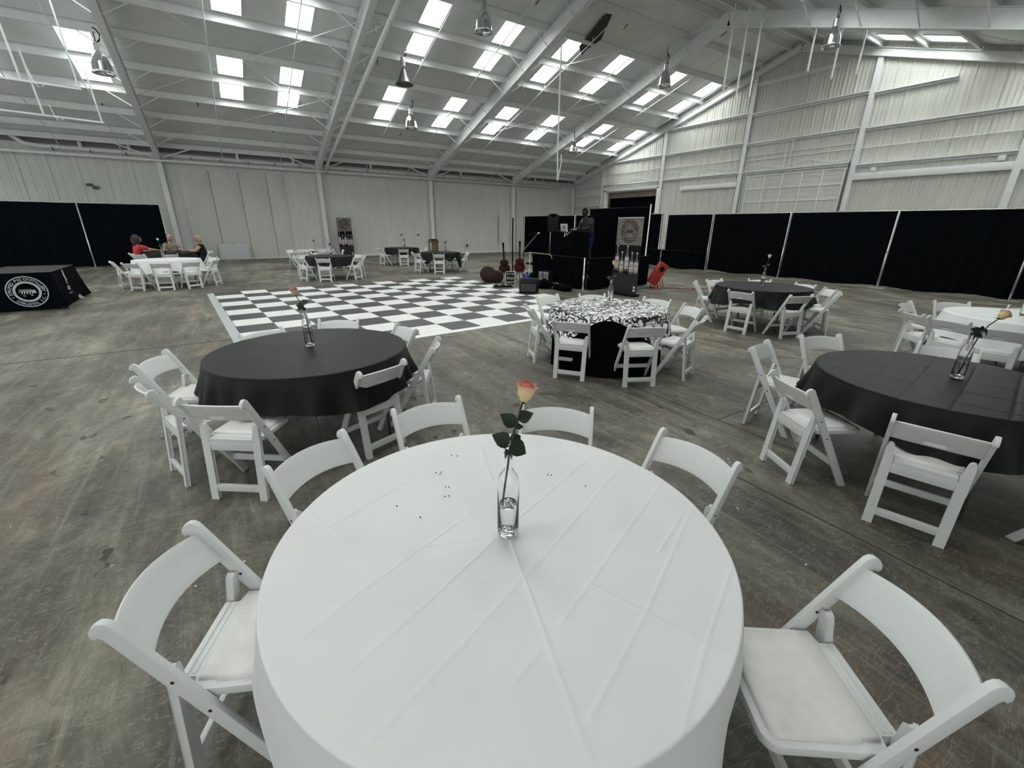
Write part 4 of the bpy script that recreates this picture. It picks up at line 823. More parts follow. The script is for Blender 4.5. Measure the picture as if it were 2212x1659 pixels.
def emblem(parent, mat4, Rm, ink, fill_inner=True, small=True):
    """flat print in its own xy plane, radius Rm"""
    mb = MB(); ring(mb, Rm * 0.94, Rm)
    if fill_inner: ring(mb, Rm * 0.54, Rm * 0.67)
    else: ring(mb, Rm * 0.54, Rm * 0.57); ring(mb, Rm * 0.64, Rm * 0.67)
    def arc(r, a0, a1, flip):
        def f(i, n, v):
            a = a0 + (a1 - a0) * (i + 0.5) / n
            if not flip: rr_ = r + v[1]; aa = a - v[0] / r; return (rr_ * math.cos(aa), rr_ * math.sin(aa), v[2])
            rr_ = r - v[1]; aa = a + v[0] / r; return (rr_ * math.cos(aa), rr_ * math.sin(aa), v[2])
        return f
    put_text(mb, 'STRIPED PIG DISTILLERY', Rm * 0.23, arc(Rm * 0.725, math.radians(196), math.radians(-2), False))
    put_text(mb, 'CHARLESTON, S.C.', Rm * 0.21, arc(Rm * 0.885, math.radians(222), math.radians(336), True))
    for a in (205, -14): mb.ball((Rm * 0.8 * math.cos(math.radians(a)), Rm * 0.8 * math.sin(math.radians(a)), 0), (Rm * 0.05, Rm * 0.03, 0.001), 8, 4)
    o1 = part('lettered_ring', mb, ink, parent); o1.matrix_local = mat4
    m2 = MB()
    for k in range(5):           # stripes of the animal's body
        x0 = (-0.36 + k * 0.125) * Rm; pts = []
        for j in range(9):
            t = j / 8; yy = (0.17 - 0.34 * t) * Rm; xx = x0 + Rm * 0.11 * math.sin(PI * t * 0.85); wd = Rm * (0.012 + 0.032 * math.sin(PI * t))
            pts.append((xx, yy, wd))
        vs = []
        for xx, yy, wd in pts: vs += [(xx - wd, yy, 0.0004), (xx + wd, yy, 0.0004)]
        m2.add(vs, [(2 * j, 2 * j + 1, 2 * j + 3, 2 * j + 2) for j in range(8)])
    def poly(p): m2.add([(a * Rm, b * Rm, 0.0004) for a, b in p], [tuple(range(len(p)))])
    poly([(0.24, 0.14), (0.30, 0.08), (0.38, 0.13), (0.38, 0.02), (0.44, -0.05), (0.40, -0.10), (0.30, -0.11), (0.22, -0.06), (0.28, 0.02)])
    poly([(-0.28, -0.24), (-0.20, -0.22), (-0.12, -0.30), (-0.20, -0.29)]); poly([(0.10, -0.19), (0.17, -0.19), (0.26, -0.27), (0.15, -0.26)]); poly([(-0.42, -0.02), (-0.35, 0.06), (-0.38, -0.08)])
    o2 = part('striped_animal', m2, ink, parent); o2.matrix_local = mat4
# logo covered table at the left edge
lt = thing('draped_table', 'table under a fitted black cover printed with a round lettered emblem', 'table', (-3.72, 13.97, 0), 0.02)
mb = MB(); z1 = 0.76; wx, wy = 0.58, 1.02
n = 40; top = []; per = []
for i in range(n):
    pass
def rect_pt(s):   # perimeter
    s %= 4; a = s % 1
    return [(-wx + 2 * wx * a, -wy), (wx, -wy + 2 * wy * a), (wx - 2 * wx * a, wy), (-wx, wy - 2 * wy * a)][int(s)]
NP = 96; vs = []; rows = 8
for k in range(rows + 1):
    t = k / rows
    for i in range(NP):
        s = 4 * i / NP; x, y = rect_pt(s); c = 1 - min(abs((s % 1)), 1 - (s % 1)) * 9; c = max(0, c)
        fl_ = 0.03 * t + 0.10 * c * t ** 1.5 + 0.008 * t * math.sin(i * 1.1)
        L = math.hypot(x / wx, y / wy); dx, dy = (1 if x > wx - .01 else (-1 if x < -wx + .01 else 0)), (1 if y > wy - .01 else (-1 if y < -wy + .01 else 0))
        if c > 0 and not (dx and dy):
            dx = dx or (c * 0.6 * (1 if x > 0 else -1)); dy = dy or (c * 0.6 * (1 if y > 0 else -1))
        vs.append((x + dx * fl_, y + dy * fl_, z1 - (z1 - 0.015 - 0.03 * c) * t))
fs = [tuple(range(NP - 1, -1, -1))] + [(k * NP + i, k * NP + (i + 1) % NP, (k + 1) * NP + (i + 1) % NP, (k + 1) * NP + i) for k in range(rows) for i in range(NP)]
part('cover', mb.add(vs, fs), M['drape'], lt, bevel=0, smooth=True)
part('tabletop', MB().bb(-wx + .01, wx - .01, -wy + .01, wy - .01, 0.71, 0.75), M['greyplastic'], lt)
part('cover_top', MB().bb(-wx, wx, -wy, wy, 0.7585, 0.7615), M['blackcloth'], lt)
emblem(lt, Matrix.Translation((0.15, -wy - 0.040, 0.39)) @ Matrix.Rotation(PI / 2 - 0.055, 4, 'X'), 0.31, M['lettering'])
mb = MB()     # print on the end of the cover
for (a, b, c_, d) in ((0, 0.22, 0.07, 0.12), (0.05, 0.12, 0.05, 0.06), (-0.03, 0.06, 0.02, 0.05), (0.04, 0.05, 0.02, 0.05)): mb.ball((a, b, 0), (c_, d, 0.001), 12, 4)
for i, wd in enumerate((0.1, 0.08)): mb.box((-0.06 + i * 0.13, -0.07, 0), (wd, 0.09, 0.001))
for i in range(5): mb.box((-0.12 + i * 0.06, -0.18, 0), (0.03, 0.03, 0.001))
o = part('end_print', mb, M['lettering'], lt); o.matrix_local = Matrix.Translation((wx + 0.036, -0.25, 0.42)) @ Matrix.Rotation(PI / 2, 4, 'Z') @ Matrix.Rotation(PI / 2 - 0.055, 4, 'X')
for y in (-wy - 0.05, 0.35): part('lining_corner', MB().add([(wx - 0.02, y, 0.02), (wx + 0.13, y + 0.03, 0.03), (wx + 0.06, y + 0.0, 0.13)], [(0, 1, 2)]), M['white'], lt)

# retractable banners
def banner(name, label, loc, rz, W_, Hh):
    r = thing(name, label, 'banner', loc, rz); z0 = 0.07
    part('base', MB().bb(-W_ / 2 - 0.02, W_ / 2 + 0.02, -0.11, 0.11, 0.0, 0.07), M['black'], r, bevel=0.02)
    part('top_bar', MB().bb(-W_ / 2, W_ / 2, -0.012, 0.012, Hh - 0.025, Hh), M['alu'], r)
    part('support_pole', MB().tube([(0, 0.05, 0.05), (0, 0.05, Hh - 0.01)], 0.012, 8), M['alu'], r)
    zA = Hh * 0.655
    part('wood_print', MB().bb(-W_ / 2, W_ / 2, -0.004, 0.004, zA, Hh - 0.02), M['banner_wood'], r)
    part('black_print', MB().bb(-W_ / 2, W_ / 2, -0.004, 0.004, Hh * 0.28, zA), M['banner_black'], r)
    part('dark_wood_print', MB().bb(-W_ / 2, W_ / 2, -0.004, 0.004, z0, Hh * 0.28), M['banner_dark'], r)
    emblem(r, Matrix.Translation((0.0, -0.006, (zA + Hh) / 2)) @ Matrix.Rotation(PI / 2, 4, 'X'), W_ * 0.33, M['ink'], False)
    for u, dz, tall in ((-0.40, 0.06, 1), (-0.20, 0.0, 0), (0.0, 0.06, 1), (0.20, 0.0, 0), (0.39, 0.0, 0)):
        x0 = u * W_; zb = Hh * 0.29 + dz; bw = W_ * 0.085; hh = Hh * (0.33 if tall else 0.28)
        mb = MB(); mb.prism([(x0 - bw, zb), (x0 + bw, zb), (x0 + bw, zb + hh * .55), (x0 + bw * .35, zb + hh * .72), (x0 + bw * .3, zb + hh * .95), (x0 - bw * .3, zb + hh * .95), (x0 - bw * .35, zb + hh * .72), (x0 - bw, zb + hh * .55)], 0.001, 'xz', -0.0055)
        bt = part('bottle_print', mb, M['greymetal'], r)
        part('cap_print', MB().box((x0, -0.007, zb + hh * .97), (bw * .7, 0.001, 0.03)), M['white'], bt)
        part('label_print', MB().prism([(x0 - bw * .95, zb + hh * .1), (x0 + bw * .95, zb + hh * .1), (x0 + bw * .95, zb + hh * .5), (x0 + bw * .5, zb + hh * .56), (x0 - bw * .5, zb + hh * .56), (x0 - bw * .95, zb + hh * .5)], 0.001, 'xz', -0.007), M['label2'] if tall else M['label'], bt)
        mk = MB().box((x0, -0.008, zb + hh * .17), (bw * 1.5, 0.001, 0.012))
        for q in range(4): mk.box((x0 - bw * .5 + q * bw * .35, -0.008, zb + hh * .38), (bw * .12, 0.001, 0.04 + 0.02 * (q % 2)))
        part('label_ink', mk, M['ink'], bt)
    mk = MB()
    for z_ in (0.16, 0.24): mk.box((W_ / 2 - 0.09, -0.006, z_), (0.07, 0.001, 0.05))
    part('corner_logo', mk, M['white'], r)
    return r
banner('roll_up_banner', 'tall roll-up banner with emblem and printed bottles beside the stage', (9.06, 8.36, 0), -PI / 2, 0.88, 2.0)
banner('roll_up_banner', 'dark roll-up banner with printed bottles by the far white wall', (5.92, 26.5, 0), 0.0, 0.78, 2.12)

# ------------------------------------------------------------------ stage
st = thing('stage_platform', 'low stage platform hidden behind black skirting', 'stage', (0, 0, 0))
part('deck', MB().bb(8.85, 11.5, 9.65, 12.8, 0.50, 0.56), M['drape2'], st)
for x in (8.95, 10.2, 11.4):
    for y in (9.8, 11.0, 12.2): part('leg', MB().tube([(x, y, 0), (x, y, 0.5)], 0.025, 8), M['alu'], st)
pipe_drape('stage_skirt', 'black skirt along the stage front behind the amplifier, silver posts at its ends', (8.66, 12.2), (8.74, 9.58), 0.90, [], M['drape2'], 51, 0.035, z0=0.02, postr=0.02)
pipe_drape('stage_skirt', 'black skirt along the stage side behind the banner', (8.76, 9.5), (11.35, 9.5), 0.90, [], M['drape2'], 55, 0.035, shown=False)
dt = thing('performer_table', 'black draped table on the stage carrying the laptop', 'table', (9.3, 11.05, 0.56), 0)
mb = drape_mesh(1.0, 0.0, 1.03, 0.03, 0.2, 77); 
o = part('skirt_panel', mb, M['drape2'], dt, smooth='all', loc=(-0.36, -0.5, 0), rot=(0, 0, PI / 2))
part('skirt_panel', drape_mesh(0.72, 0.0, 1.03, 0.025, 0.2, 78), M['drape2'], dt, smooth='all', loc=(-0.36, -0.51, 0))
part('skirt_panel', drape_mesh(0.72, 0.0, 1.03, 0.025, 0.2, 79), M['drape2'], dt, smooth='all', loc=(-0.36, 0.51, 0))
part('tabletop', MB().bb(-0.38, 0.38, -0.52, 0.52, 1.0, 1.04), M['drape2'], dt, bevel=0.008)
lp = thing('laptop', 'open silver laptop with a dark mark on its lid, on the stage table', 'laptop', (9.12, 11.12, 1.602), 0)
part('keyboard_base', MB().bb(0, 0.24, -0.17, 0.17, 0, 0.015), M['alu'], lp, bevel=0.004)
scr = part('lid', MB().bb(-0.006, 0.006, -0.17, 0.17, 0, 0.225), M['white'], lp, bevel=0.003, loc=(0.0, 0, 0.012), rot=(0, -0.15, 0)); scr.data.materials[0] = M['greyplastic']
part('lid_mark', MB().box((-0.008, 0.0, 0.15), (0.002, 0.12, 0.02)).box((-0.008, 0.03, 0.11), (0.002, 0.03, 0.03)).box((-0.008, -0.03, 0.11), (0.002, 0.05, 0.03)), M['ink'], scr)
mx = thing('sound_controller', 'black mixing controller with white knobs beside the laptop', 'mixer', (9.25, 10.82, 1.602), 0)
part('case', MB().bb(-0.16, 0.18, -0.24, 0.10, 0, 0.06), M['black'], mx, bevel=0.008)
for i in range(6): part('knob', MB().tube([(-0.1 + 0.05 * (i % 2), -0.21 + i * 0.055, 0.06), (-0.1 + 0.05 * (i % 2), -0.21 + i * 0.055, 0.085)], 0.012, 8), M['white'], mx)
tag(part('power_strip', MB().bb(-0.09, 0.09, -0.10, 0.10, 0, 0.05), M['black'], None, bevel=0.01, loc=(9.2, 11.42, 1.601)), 'flat black box near the speaker end of the stage table', 'box')
tag(part('white_cable', MB().tube([(9.0, 10.85, 1.67), (8.95, 10.78, 1.67), (8.885, 10.72, 1.58), (8.88, 10.68, 1.50), (8.885, 10.65, 1.55), (8.93, 10.6, 1.61)], 0.006, 6), M['white'], None, smooth='all'), 'white cable looping over the front of the stage table', 'cable')
part('clip_light', MB().ball((-0.392, -0.21, 0.92), 0.02).bb(-0.395, -0.36, -0.22, -0.20, 0.91, 1.02), M['white'], dt, smooth=True)
sp = thing('speaker', 'black loudspeaker under a cover on the stage stand left of the performer', 'speaker', (9.66, 12.40, 1.59), 2.5)
part('cabinet', MB().prism([(-0.20, 0.0), (0.20, 0.0), (0.16, 0.40), (0.13, 0.54), (-0.16, 0.54), (-0.20, 0.5)], 0.36, 'yz', 0), M['black'], sp, bevel=0.02)
part('cover', MB().ball((0, -0.02, 0.50), (0.185, 0.19, 0.08), 20, 10), M['drape2'], sp, smooth='all')
ss = thing('speaker_stand', 'black tripod stand carrying the loudspeaker on the stage', 'stand', (9.66, 12.40, 0.56), 0.3)
part('pole', MB().tube([(0, 0, 0.1), (0, 0, 1.04)], 0.017, 8), M['darkmetal'], ss)
for k in range(3): a = k * 2 * PI / 3 + 1.5; part('leg', MB().tube([(0, 0, 0.42), (0.3 * math.cos(a) * .25, 0.3 * math.sin(a) * .25, 0.28), (0.22 * math.cos(a), 0.22 * math.sin(a), 0.012)], 0.011, 6), M['darkmetal'], ss)
tag(part('yellow_cable', MB().tube([(8.3, 12.9, 0.55), (8.45, 12.5, 0.88), (8.6, 12.25, 0.935), (8.62, 11.8, 0.93), (8.62, 11.2, 0.925), (8.58, 11.05, 0.90), (8.58, 11.0, 0.80)], 0.012, 6), M['yellow'], None, smooth='all'), 'pale yellow cable lying along the stage rail', 'cable')
# microphone stands
def mic(label, x, y, h, boom=None):
    r = thing('microphone_stand', label, 'microphone stand', (x, y, 0))
    part('base', MB().lathe([(0, 0), (0.13, 0), (0.12, 0.015), (0.02, 0.03), (0, 0.03)], 20), M['black'], r)
    part('pole', MB().tube([(0, 0, 0.02), (0, 0, h)], 0.011, 8), M['black'], r)
    if boom:
        part('boom_arm', MB().tube([(-boom[0] * .25, -boom[1] * .25, h - boom[2] * .25), boom[:2] + (h + boom[2],)], 0.008, 6), M['alu'], r)
        e = Vector((boom[0], boom[1], h + boom[2])); part('microphone', MB().ball(e + Vector((0.02, -0.01, 0.0)), 0.032), M['alu'], r, smooth='all')
        part('gooseneck', MB().tube([e + Vector((-0.25, 0.15, -0.07)), e + Vector((-0.15, 0.09, -0.015)), e], 0.012, 6), M['black'], r, smooth='all')
    return r
mic('black microphone stand with a silver boom arm beside the dark red guitar', 8.02, 11.75, 1.05, (0.32, -0.30, 0.50))
tag(part('tall_black_pole', MB().tube([(8.42, 13.02, 0.0), (8.42, 13.02, 2.02)], 0.024, 8).lathe([(0, 0), (0.18, 0), (0.17, 0.02), (0.03, 0.04), (0, 0.04)], 20, (8.42, 13.02, 0)), M['black'], None, smooth=True), 'tall black pole rising between the two guitars', 'pole')
# guitars on stands
def guitar(label, x, y, rz, mat, zb):
    r = thing('guitar', label, 'guitar', (x, y, zb), rz)
    def half(zs): return zs
    pts = []
    for t in range(0, 25):
        z = 0.49 * t / 24
        wd = 0.0 if t in (0, 24) else 0.195 * math.sqrt(max(0, 1 - ((z - 0.17) / 0.175) ** 2)) if z < 0.20 else None
        if wd is None:
            lo = 0.195 * math.sqrt(max(0, 1 - ((z - 0.17) / 0.175) ** 2)) if z < 0.345 else 0; up = 0.145 * math.sqrt(max(0, 1 - ((z - 0.37) / 0.125) ** 2)) if z > 0.245 else 0
            wd = max(lo, up, 0.118 if z < 0.42 else 0)
        pts.append((wd, z))
    body = [(a, b) for a, b in pts if a > 0.02]; poly = body + [(-a, b) for a, b in reversed(body)]
    tl = (0.12, 0, 0)
    part('body', MB().prism(poly, 0.10, 'xz', 0), mat, r, bevel=0.008, rot=tl)
    part('sound_hole', MB().tube([(0, -0.052, 0.30), (0, -0.0505, 0.30)], 0.048, 20), M['black'], r, rot=tl)
    part('pickguard', MB().prism([(0.03, 0.25), (0.10, 0.22), (0.10, 0.32), (0.05, 0.35)], 0.002, 'xz', -0.052), M['black'], r, rot=tl)
    part('bridge', MB().bb(-0.08, 0.08, -0.06, -0.05, 0.12, 0.14), M['brown'], r, rot=tl)
    part('neck', MB().bb(-0.027, 0.027, -0.065, -0.04, 0.30, 0.87), M['brown'], r, rot=tl)
    hd = part('headstock', MB().prism([(-0.028, 0.87), (0.028, 0.87), (0.042, 1.03), (0, 1.045), (-0.042, 1.03)], 0.018, 'xz', -0.045), M['black'], r, rot=tl)
    for k in range(3):
        for s in (-1, 1): part('tuning_peg', MB().box((s * 0.052, -0.045, 0.91 + k * 0.04), (0.025, 0.008, 0.014)), M['chrome'], hd)
    sd = thing('guitar_stand', 'black stand holding the ' + ('darker guitar' if mat == M['brown'] else 'red-brown guitar'), 'stand', (x, y, 0), rz)
    part('pole', MB().tube([(0, 0.06, 0.0), (0, 0.0, 0.75 + zb)], 0.011, 6), M['black'], sd, loc=(0, 0.02, 0))
    for s in (-1, 1): part('leg', MB().tube([(0, 0.0, zb + 0.1), (s * 0.2, -0.2, 0.01)], 0.01, 6), M['black'], sd); part('cradle_arm', MB().tube([(0, 0.02, zb - 0.02), (s * 0.09, -0.04, zb - 0.02), (s * 0.09, -0.10, zb + 0.02)], 0.009, 6), M['black'], sd)
guitar('dark brown acoustic guitar upright on a stand by the dance floor', 8.12, 13.05, -0.9, M['brown'], 0.20)
guitar('red-brown guitar on a stand, beside the darker guitar', 8.45, 12.62, -0.6, M['mahogany'], 0.26)
cs = thing('guitar_case', 'glossy brown hard instrument case on the floor at the dance floor corner', 'case', (7.3, 12.55, 0), -0.57)
pts = []
for a in range(0, 360, 12):
    t = math.radians(a); r1 = 0.26; pts.append((-0.12 + r1 * math.cos(t), 0.262 + r1 * math.sin(t)))
lobe = [(-0.12 + 0.26 * math.cos(math.radians(a)), 0.262 + 0.26 * math.sin(math.radians(a))) for a in range(30, 271, 12)] + [(0.20 + 0.19 * math.cos(math.radians(a)), 0.192 + 0.19 * math.sin(math.radians(a))) for a in range(-90, 80, 14)]
part('shell', MB().prism(lobe, 0.24, 'xz', 0), M['casebrown'], cs, bevel=0.03)
part('rim_band', MB().prism([(-0.12 + (a - (-0.12)) * 1.012, 0.26 + (b - 0.26) * 1.0) for a, b in lobe], 0.012, 'xz', 0), M['brown'], cs)
part('latch', MB().box((-0.05, -0.01, 0.515), (0.05, 0.05, 0.015)), M['chrome'], cs); part('latch', MB().box((0.16, -0.01, 0.375), (0.05, 0.05, 0.015)), M['chrome'], cs)
sg = thing('framed_sign', 'black sign with white hand lettering and pale frame on the floor before the stage', 'sign', (7.45, 11.65, 0), -0.62)
tl = (-0.2, 0, 0)
bd = part('board', MB().bb(-0.14, 0.14, -0.006, 0.006, 0.01, 0.40), M['black'], sg, rot=tl)
part('frame', MB().bb(-0.155, -0.14, -0.012, 0.012, 0, 0.41).bb(0.14, 0.155, -0.012, 0.012, 0, 0.41).bb(-0.155, 0.155, -0.012, 0.012, 0.40, 0.415).bb(-0.155, 0.155, -0.012, 0.012, 0.0, 0.012), M['alu'], sg, rot=tl)
mk = MB(); rnd = random.Random(4)
for row, (z_, s_) in enumerate(((0.34, 0.018), (0.21, 0.04), (0.09, 0.025))):
    for k in range(5 if row != 1 else 4):
        x = -0.10 + k * (0.05 if row != 1 else 0.062)
        mk.bar((x, -0.009, z_ - s_), (x + rnd.uniform(-.006, .006), -0.009, z_ + s_), 0.003, 0.011); mk.bar((x, -0.009, z_ + s_ * rnd.choice((-1, 0, 1))), (x + 0.03, -0.009, z_ + s_ * rnd.choice((-1, 1, 0.3))), 0.003, 0.010)
part('lettering', mk, M['white'], bd)
part('easel_leg', MB().tube([(0, 0.02, 0.36), (0, 0.2, 0.0)], 0.01, 6), M['darkmetal'], sg)
pb = thing('pedal_board', 'black effects pedal board lying on the corner of the dance floor', 'pedal board', (6.95, 11.28, 0.02), -0.35)
part('board', MB().bb(-0.28, 0.28, -0.12, 0.12, 0, 0.04), M['black'], pb, bevel=0.008)
for i in range(5): part('pedal', MB().box((-0.21 + i * 0.105, 0, 0.06), (0.07, 0.12, 0.04)), M['alu'] if i % 2 else M['darkmetal'], pb, bevel=0.005)
jg = thing('water_cooler_jug', 'blue plastic jug with a dark handle beside the microphone stand', 'jug', (8.28, 11.9, 0), 0.2)
part('body', MB().lathe([(0, 0), (0.12, 0), (0.135, 0.02), (0.135, 0.22), (0.12, 0.27), (0.05, 0.29), (0, 0.29)], 20), M['blue'], jg, smooth=True)
part('handle', MB().tube([(-0.05, 0, 0.28), (-0.04, 0, 0.33), (0.04, 0, 0.33), (0.05, 0, 0.28)], 0.012, 6), M['black'], jg); part('cap', MB().tube([(0, 0, 0.29), (0, 0, 0.315)], 0.03, 12), M['black'], jg); part('emblem_plate', MB().box((-0.02, -0.132, 0.14), (0.08, 0.01, 0.08)), M['black'], jg)
tag(part('plastic_cup', MB().lathe([(0, 0), (0.05, 0), (0.06, 0.16), (0.055, 0.16), (0.045, 0.005), (0, 0.005)], 16), M['greyplastic'], None, smooth=True, loc=(7.75, 11.3, 0)), 'pale plastic tub between the framed sign and the floor monitor', 'cup')
mo = thing('floor_monitor', 'black wedge loudspeaker on the floor at the dance floor edge', 'speaker', (7.02, 9.98, 0.02), -0.75)
part('cabinet', MB().prism([(-0.22, 0), (0.22, 0), (0.24, 0.12), (0.10, 0.38), (-0.10, 0.38), (-0.24, 0.28)], 0.50, 'yz', 0), M['black'], mo, bevel=0.012)
o = part('grille', MB().box((0, 0, 0), (0.42, 0.004, 0.32)), M['darkmetal'], mo, bevel=0); o.matrix_local = Matrix.Translation((0, -0.236, 0.145)) @ Matrix.Rotation(math.radians(4), 4, 'X'); o.scale = (1, 1, 0.7)
part('handle', MB().box((0.252, 0.0, 0.22), (0.01, 0.14, 0.04)), M['darkmetal'], mo)
am = thing('guitar_amplifier', 'grey-fronted guitar amplifier with a strap handle against the stage skirt', 'amplifier', (8.36, 11.0, 0), -PI / 2 + 0.25)
part('cabinet', MB().bb(-0.21, 0.21, -0.11, 0.13, 0, 0.44), M['black'], am, bevel=0.012); part('grille_cloth', MB().bb(-0.19, 0.19, -0.118, -0.11, 0.02, 0.37), M['grille'], am); part('control_panel', MB().bb(-0.19, 0.19, -0.118, -0.108, 0.38, 0.425), M['alu'], am)
for i in range(5): part('knob', MB().tube([(-0.14 + i * 0.07, -0.118, 0.402), (-0.14 + i * 0.07, -0.135, 0.402)], 0.012, 8), M['black'], am)
part('handle', MB().tube([(-0.08, 0, 0.44), (-0.07, 0, 0.475), (0.07, 0, 0.475), (0.08, 0, 0.44)], 0.01, 6), M['black'], am); part('hanging_cable', MB().tube([(-0.02, -0.125, 0.44), (-0.03, -0.13, 0.35), (-0.01, -0.13, 0.24), (0.03, -0.13, 0.23)], 0.008, 6), M['black'], am)
def lump(name, label, loc, sx, sy, sz, seed, cat='bag'):
    rnd = random.Random(seed); mb = MB(); mb.ball((0, 0, 0), (1, 1, 1), 24, 14); vs = []
    for v in mb.v:
        v = Vector(v); q = 1 + 0.16 * math.sin(v.x * 5 + seed) * math.sin(v.y * 6 + seed) + 0.10 * math.sin(v.z * 9 + v.x * 7 + seed)
        vs.append((v.x * sx * q, v.y * sy * q, max(0.0, (v.z * 0.5 + 0.42) * sz * q)))
    mb.v = vs; o = part(name, mb, M['drape2'], None, smooth='all', loc=loc); return tag(o, label, cat)
lump('gear_bag', 'crumpled black bag on the floor in front of the amplifier', (7.95, 10.55, 0), 0.22, 0.3, 0.26, 3); lump('gear_bag', 'flat crumpled black bag beside the silver skirt post', (8.15, 9.9, 0), 0.18, 0.38, 0.2, 5); lump('gear_bag', 'dark heap of equipment beside the blue jug', (8.35, 11.55, 0), 0.14, 0.18, 0.42, 8)
tag(part('loose_rod', MB().tube([(8.42, 10.75, 0.12), (8.4, 10.2, 0.13), (8.38, 9.75, 0.03)], 0.011, 6), M['alu'], None), 'thin silver rod lying along the foot of the stage skirt', 'rod')
# red blower
fn = thing('floor_blower', 'red floor fan tilted on an A-frame stand before the black curtain', 'fan', (10.95, 8.85, 0), math.radians(-32.8))
bx_ = part('housing', MB().bb(-0.135, 0.135, -0.12, 0.12, -0.34, 0.34), M['red'], fn, bevel=0.015, loc=(0.03, 0.02, 0.44), rot=(0, math.radians(28), 0))
part('dark_opening', MB().tube([(0.0, -0.123, 0.16), (0.0, -0.126, 0.16)], 0.075, 20), M['black'], bx_); part('moulding', MB().box((0, -0.123, 0.03), (0.26, 0.01, 0.02)).box((0, -0.123, 0.27), (0.26, 0.01, 0.015)), M['red'], bx_, bevel=0.003); part('handle', MB().tube([(-0.06, -0.13, 0.14), (-0.05, -0.15, 0.19), (0.05, -0.15, 0.19), (0.06, -0.13, 0.14)], 0.012, 6), M['black'], bx_)
for s in (-1, 1):
    part('a_frame', MB().tube([(-0.12, s * 0.15, 0.02), (0.01, s * 0.15, 0.42), (0.14, s * 0.15, 0.02)], 0.016, 6), M['red'], fn); part('foot_bar', MB().tube([(-0.14, s * 0.15, 0.016), (0.16, s * 0.15, 0.016)], 0.016, 6), M['red'], fn)
o = (part('power_cord', MB().tube([(11.1, 8.75, 0.3), (11.15, 8.7, 0.02), (11.3, 8.7, 0.01), (11.6, 8.45, 0.01), (11.4, 8.35, 0.012), (11.9, 8.3, 0.01), (12.0, 8.1, 0.01), (11.7, 8.1, 0.012), (12.4, 8.0, 0.01), (13.1, 7.9, 0.01)], 0.014, 6), M['redcord'], fn, smooth='all')); o.matrix_local = (Matrix.Translation(fn.location) @ Matrix.Rotation(fn.rotation_euler.z, 4, 'Z')).inverted()
o = (part('power_lead', MB().tube([(9.4, 9.3, 0.01), (9.9, 8.9, 0.01), (10.4, 8.95, 0.01), (10.8, 9.0, 0.01)], 0.009, 6), M['darkmetal'], fn)); o.matrix_local = (Matrix.Translation(fn.location) @ Matrix.Rotation(fn.rotation_euler.z, 4, 'Z')).inverted()

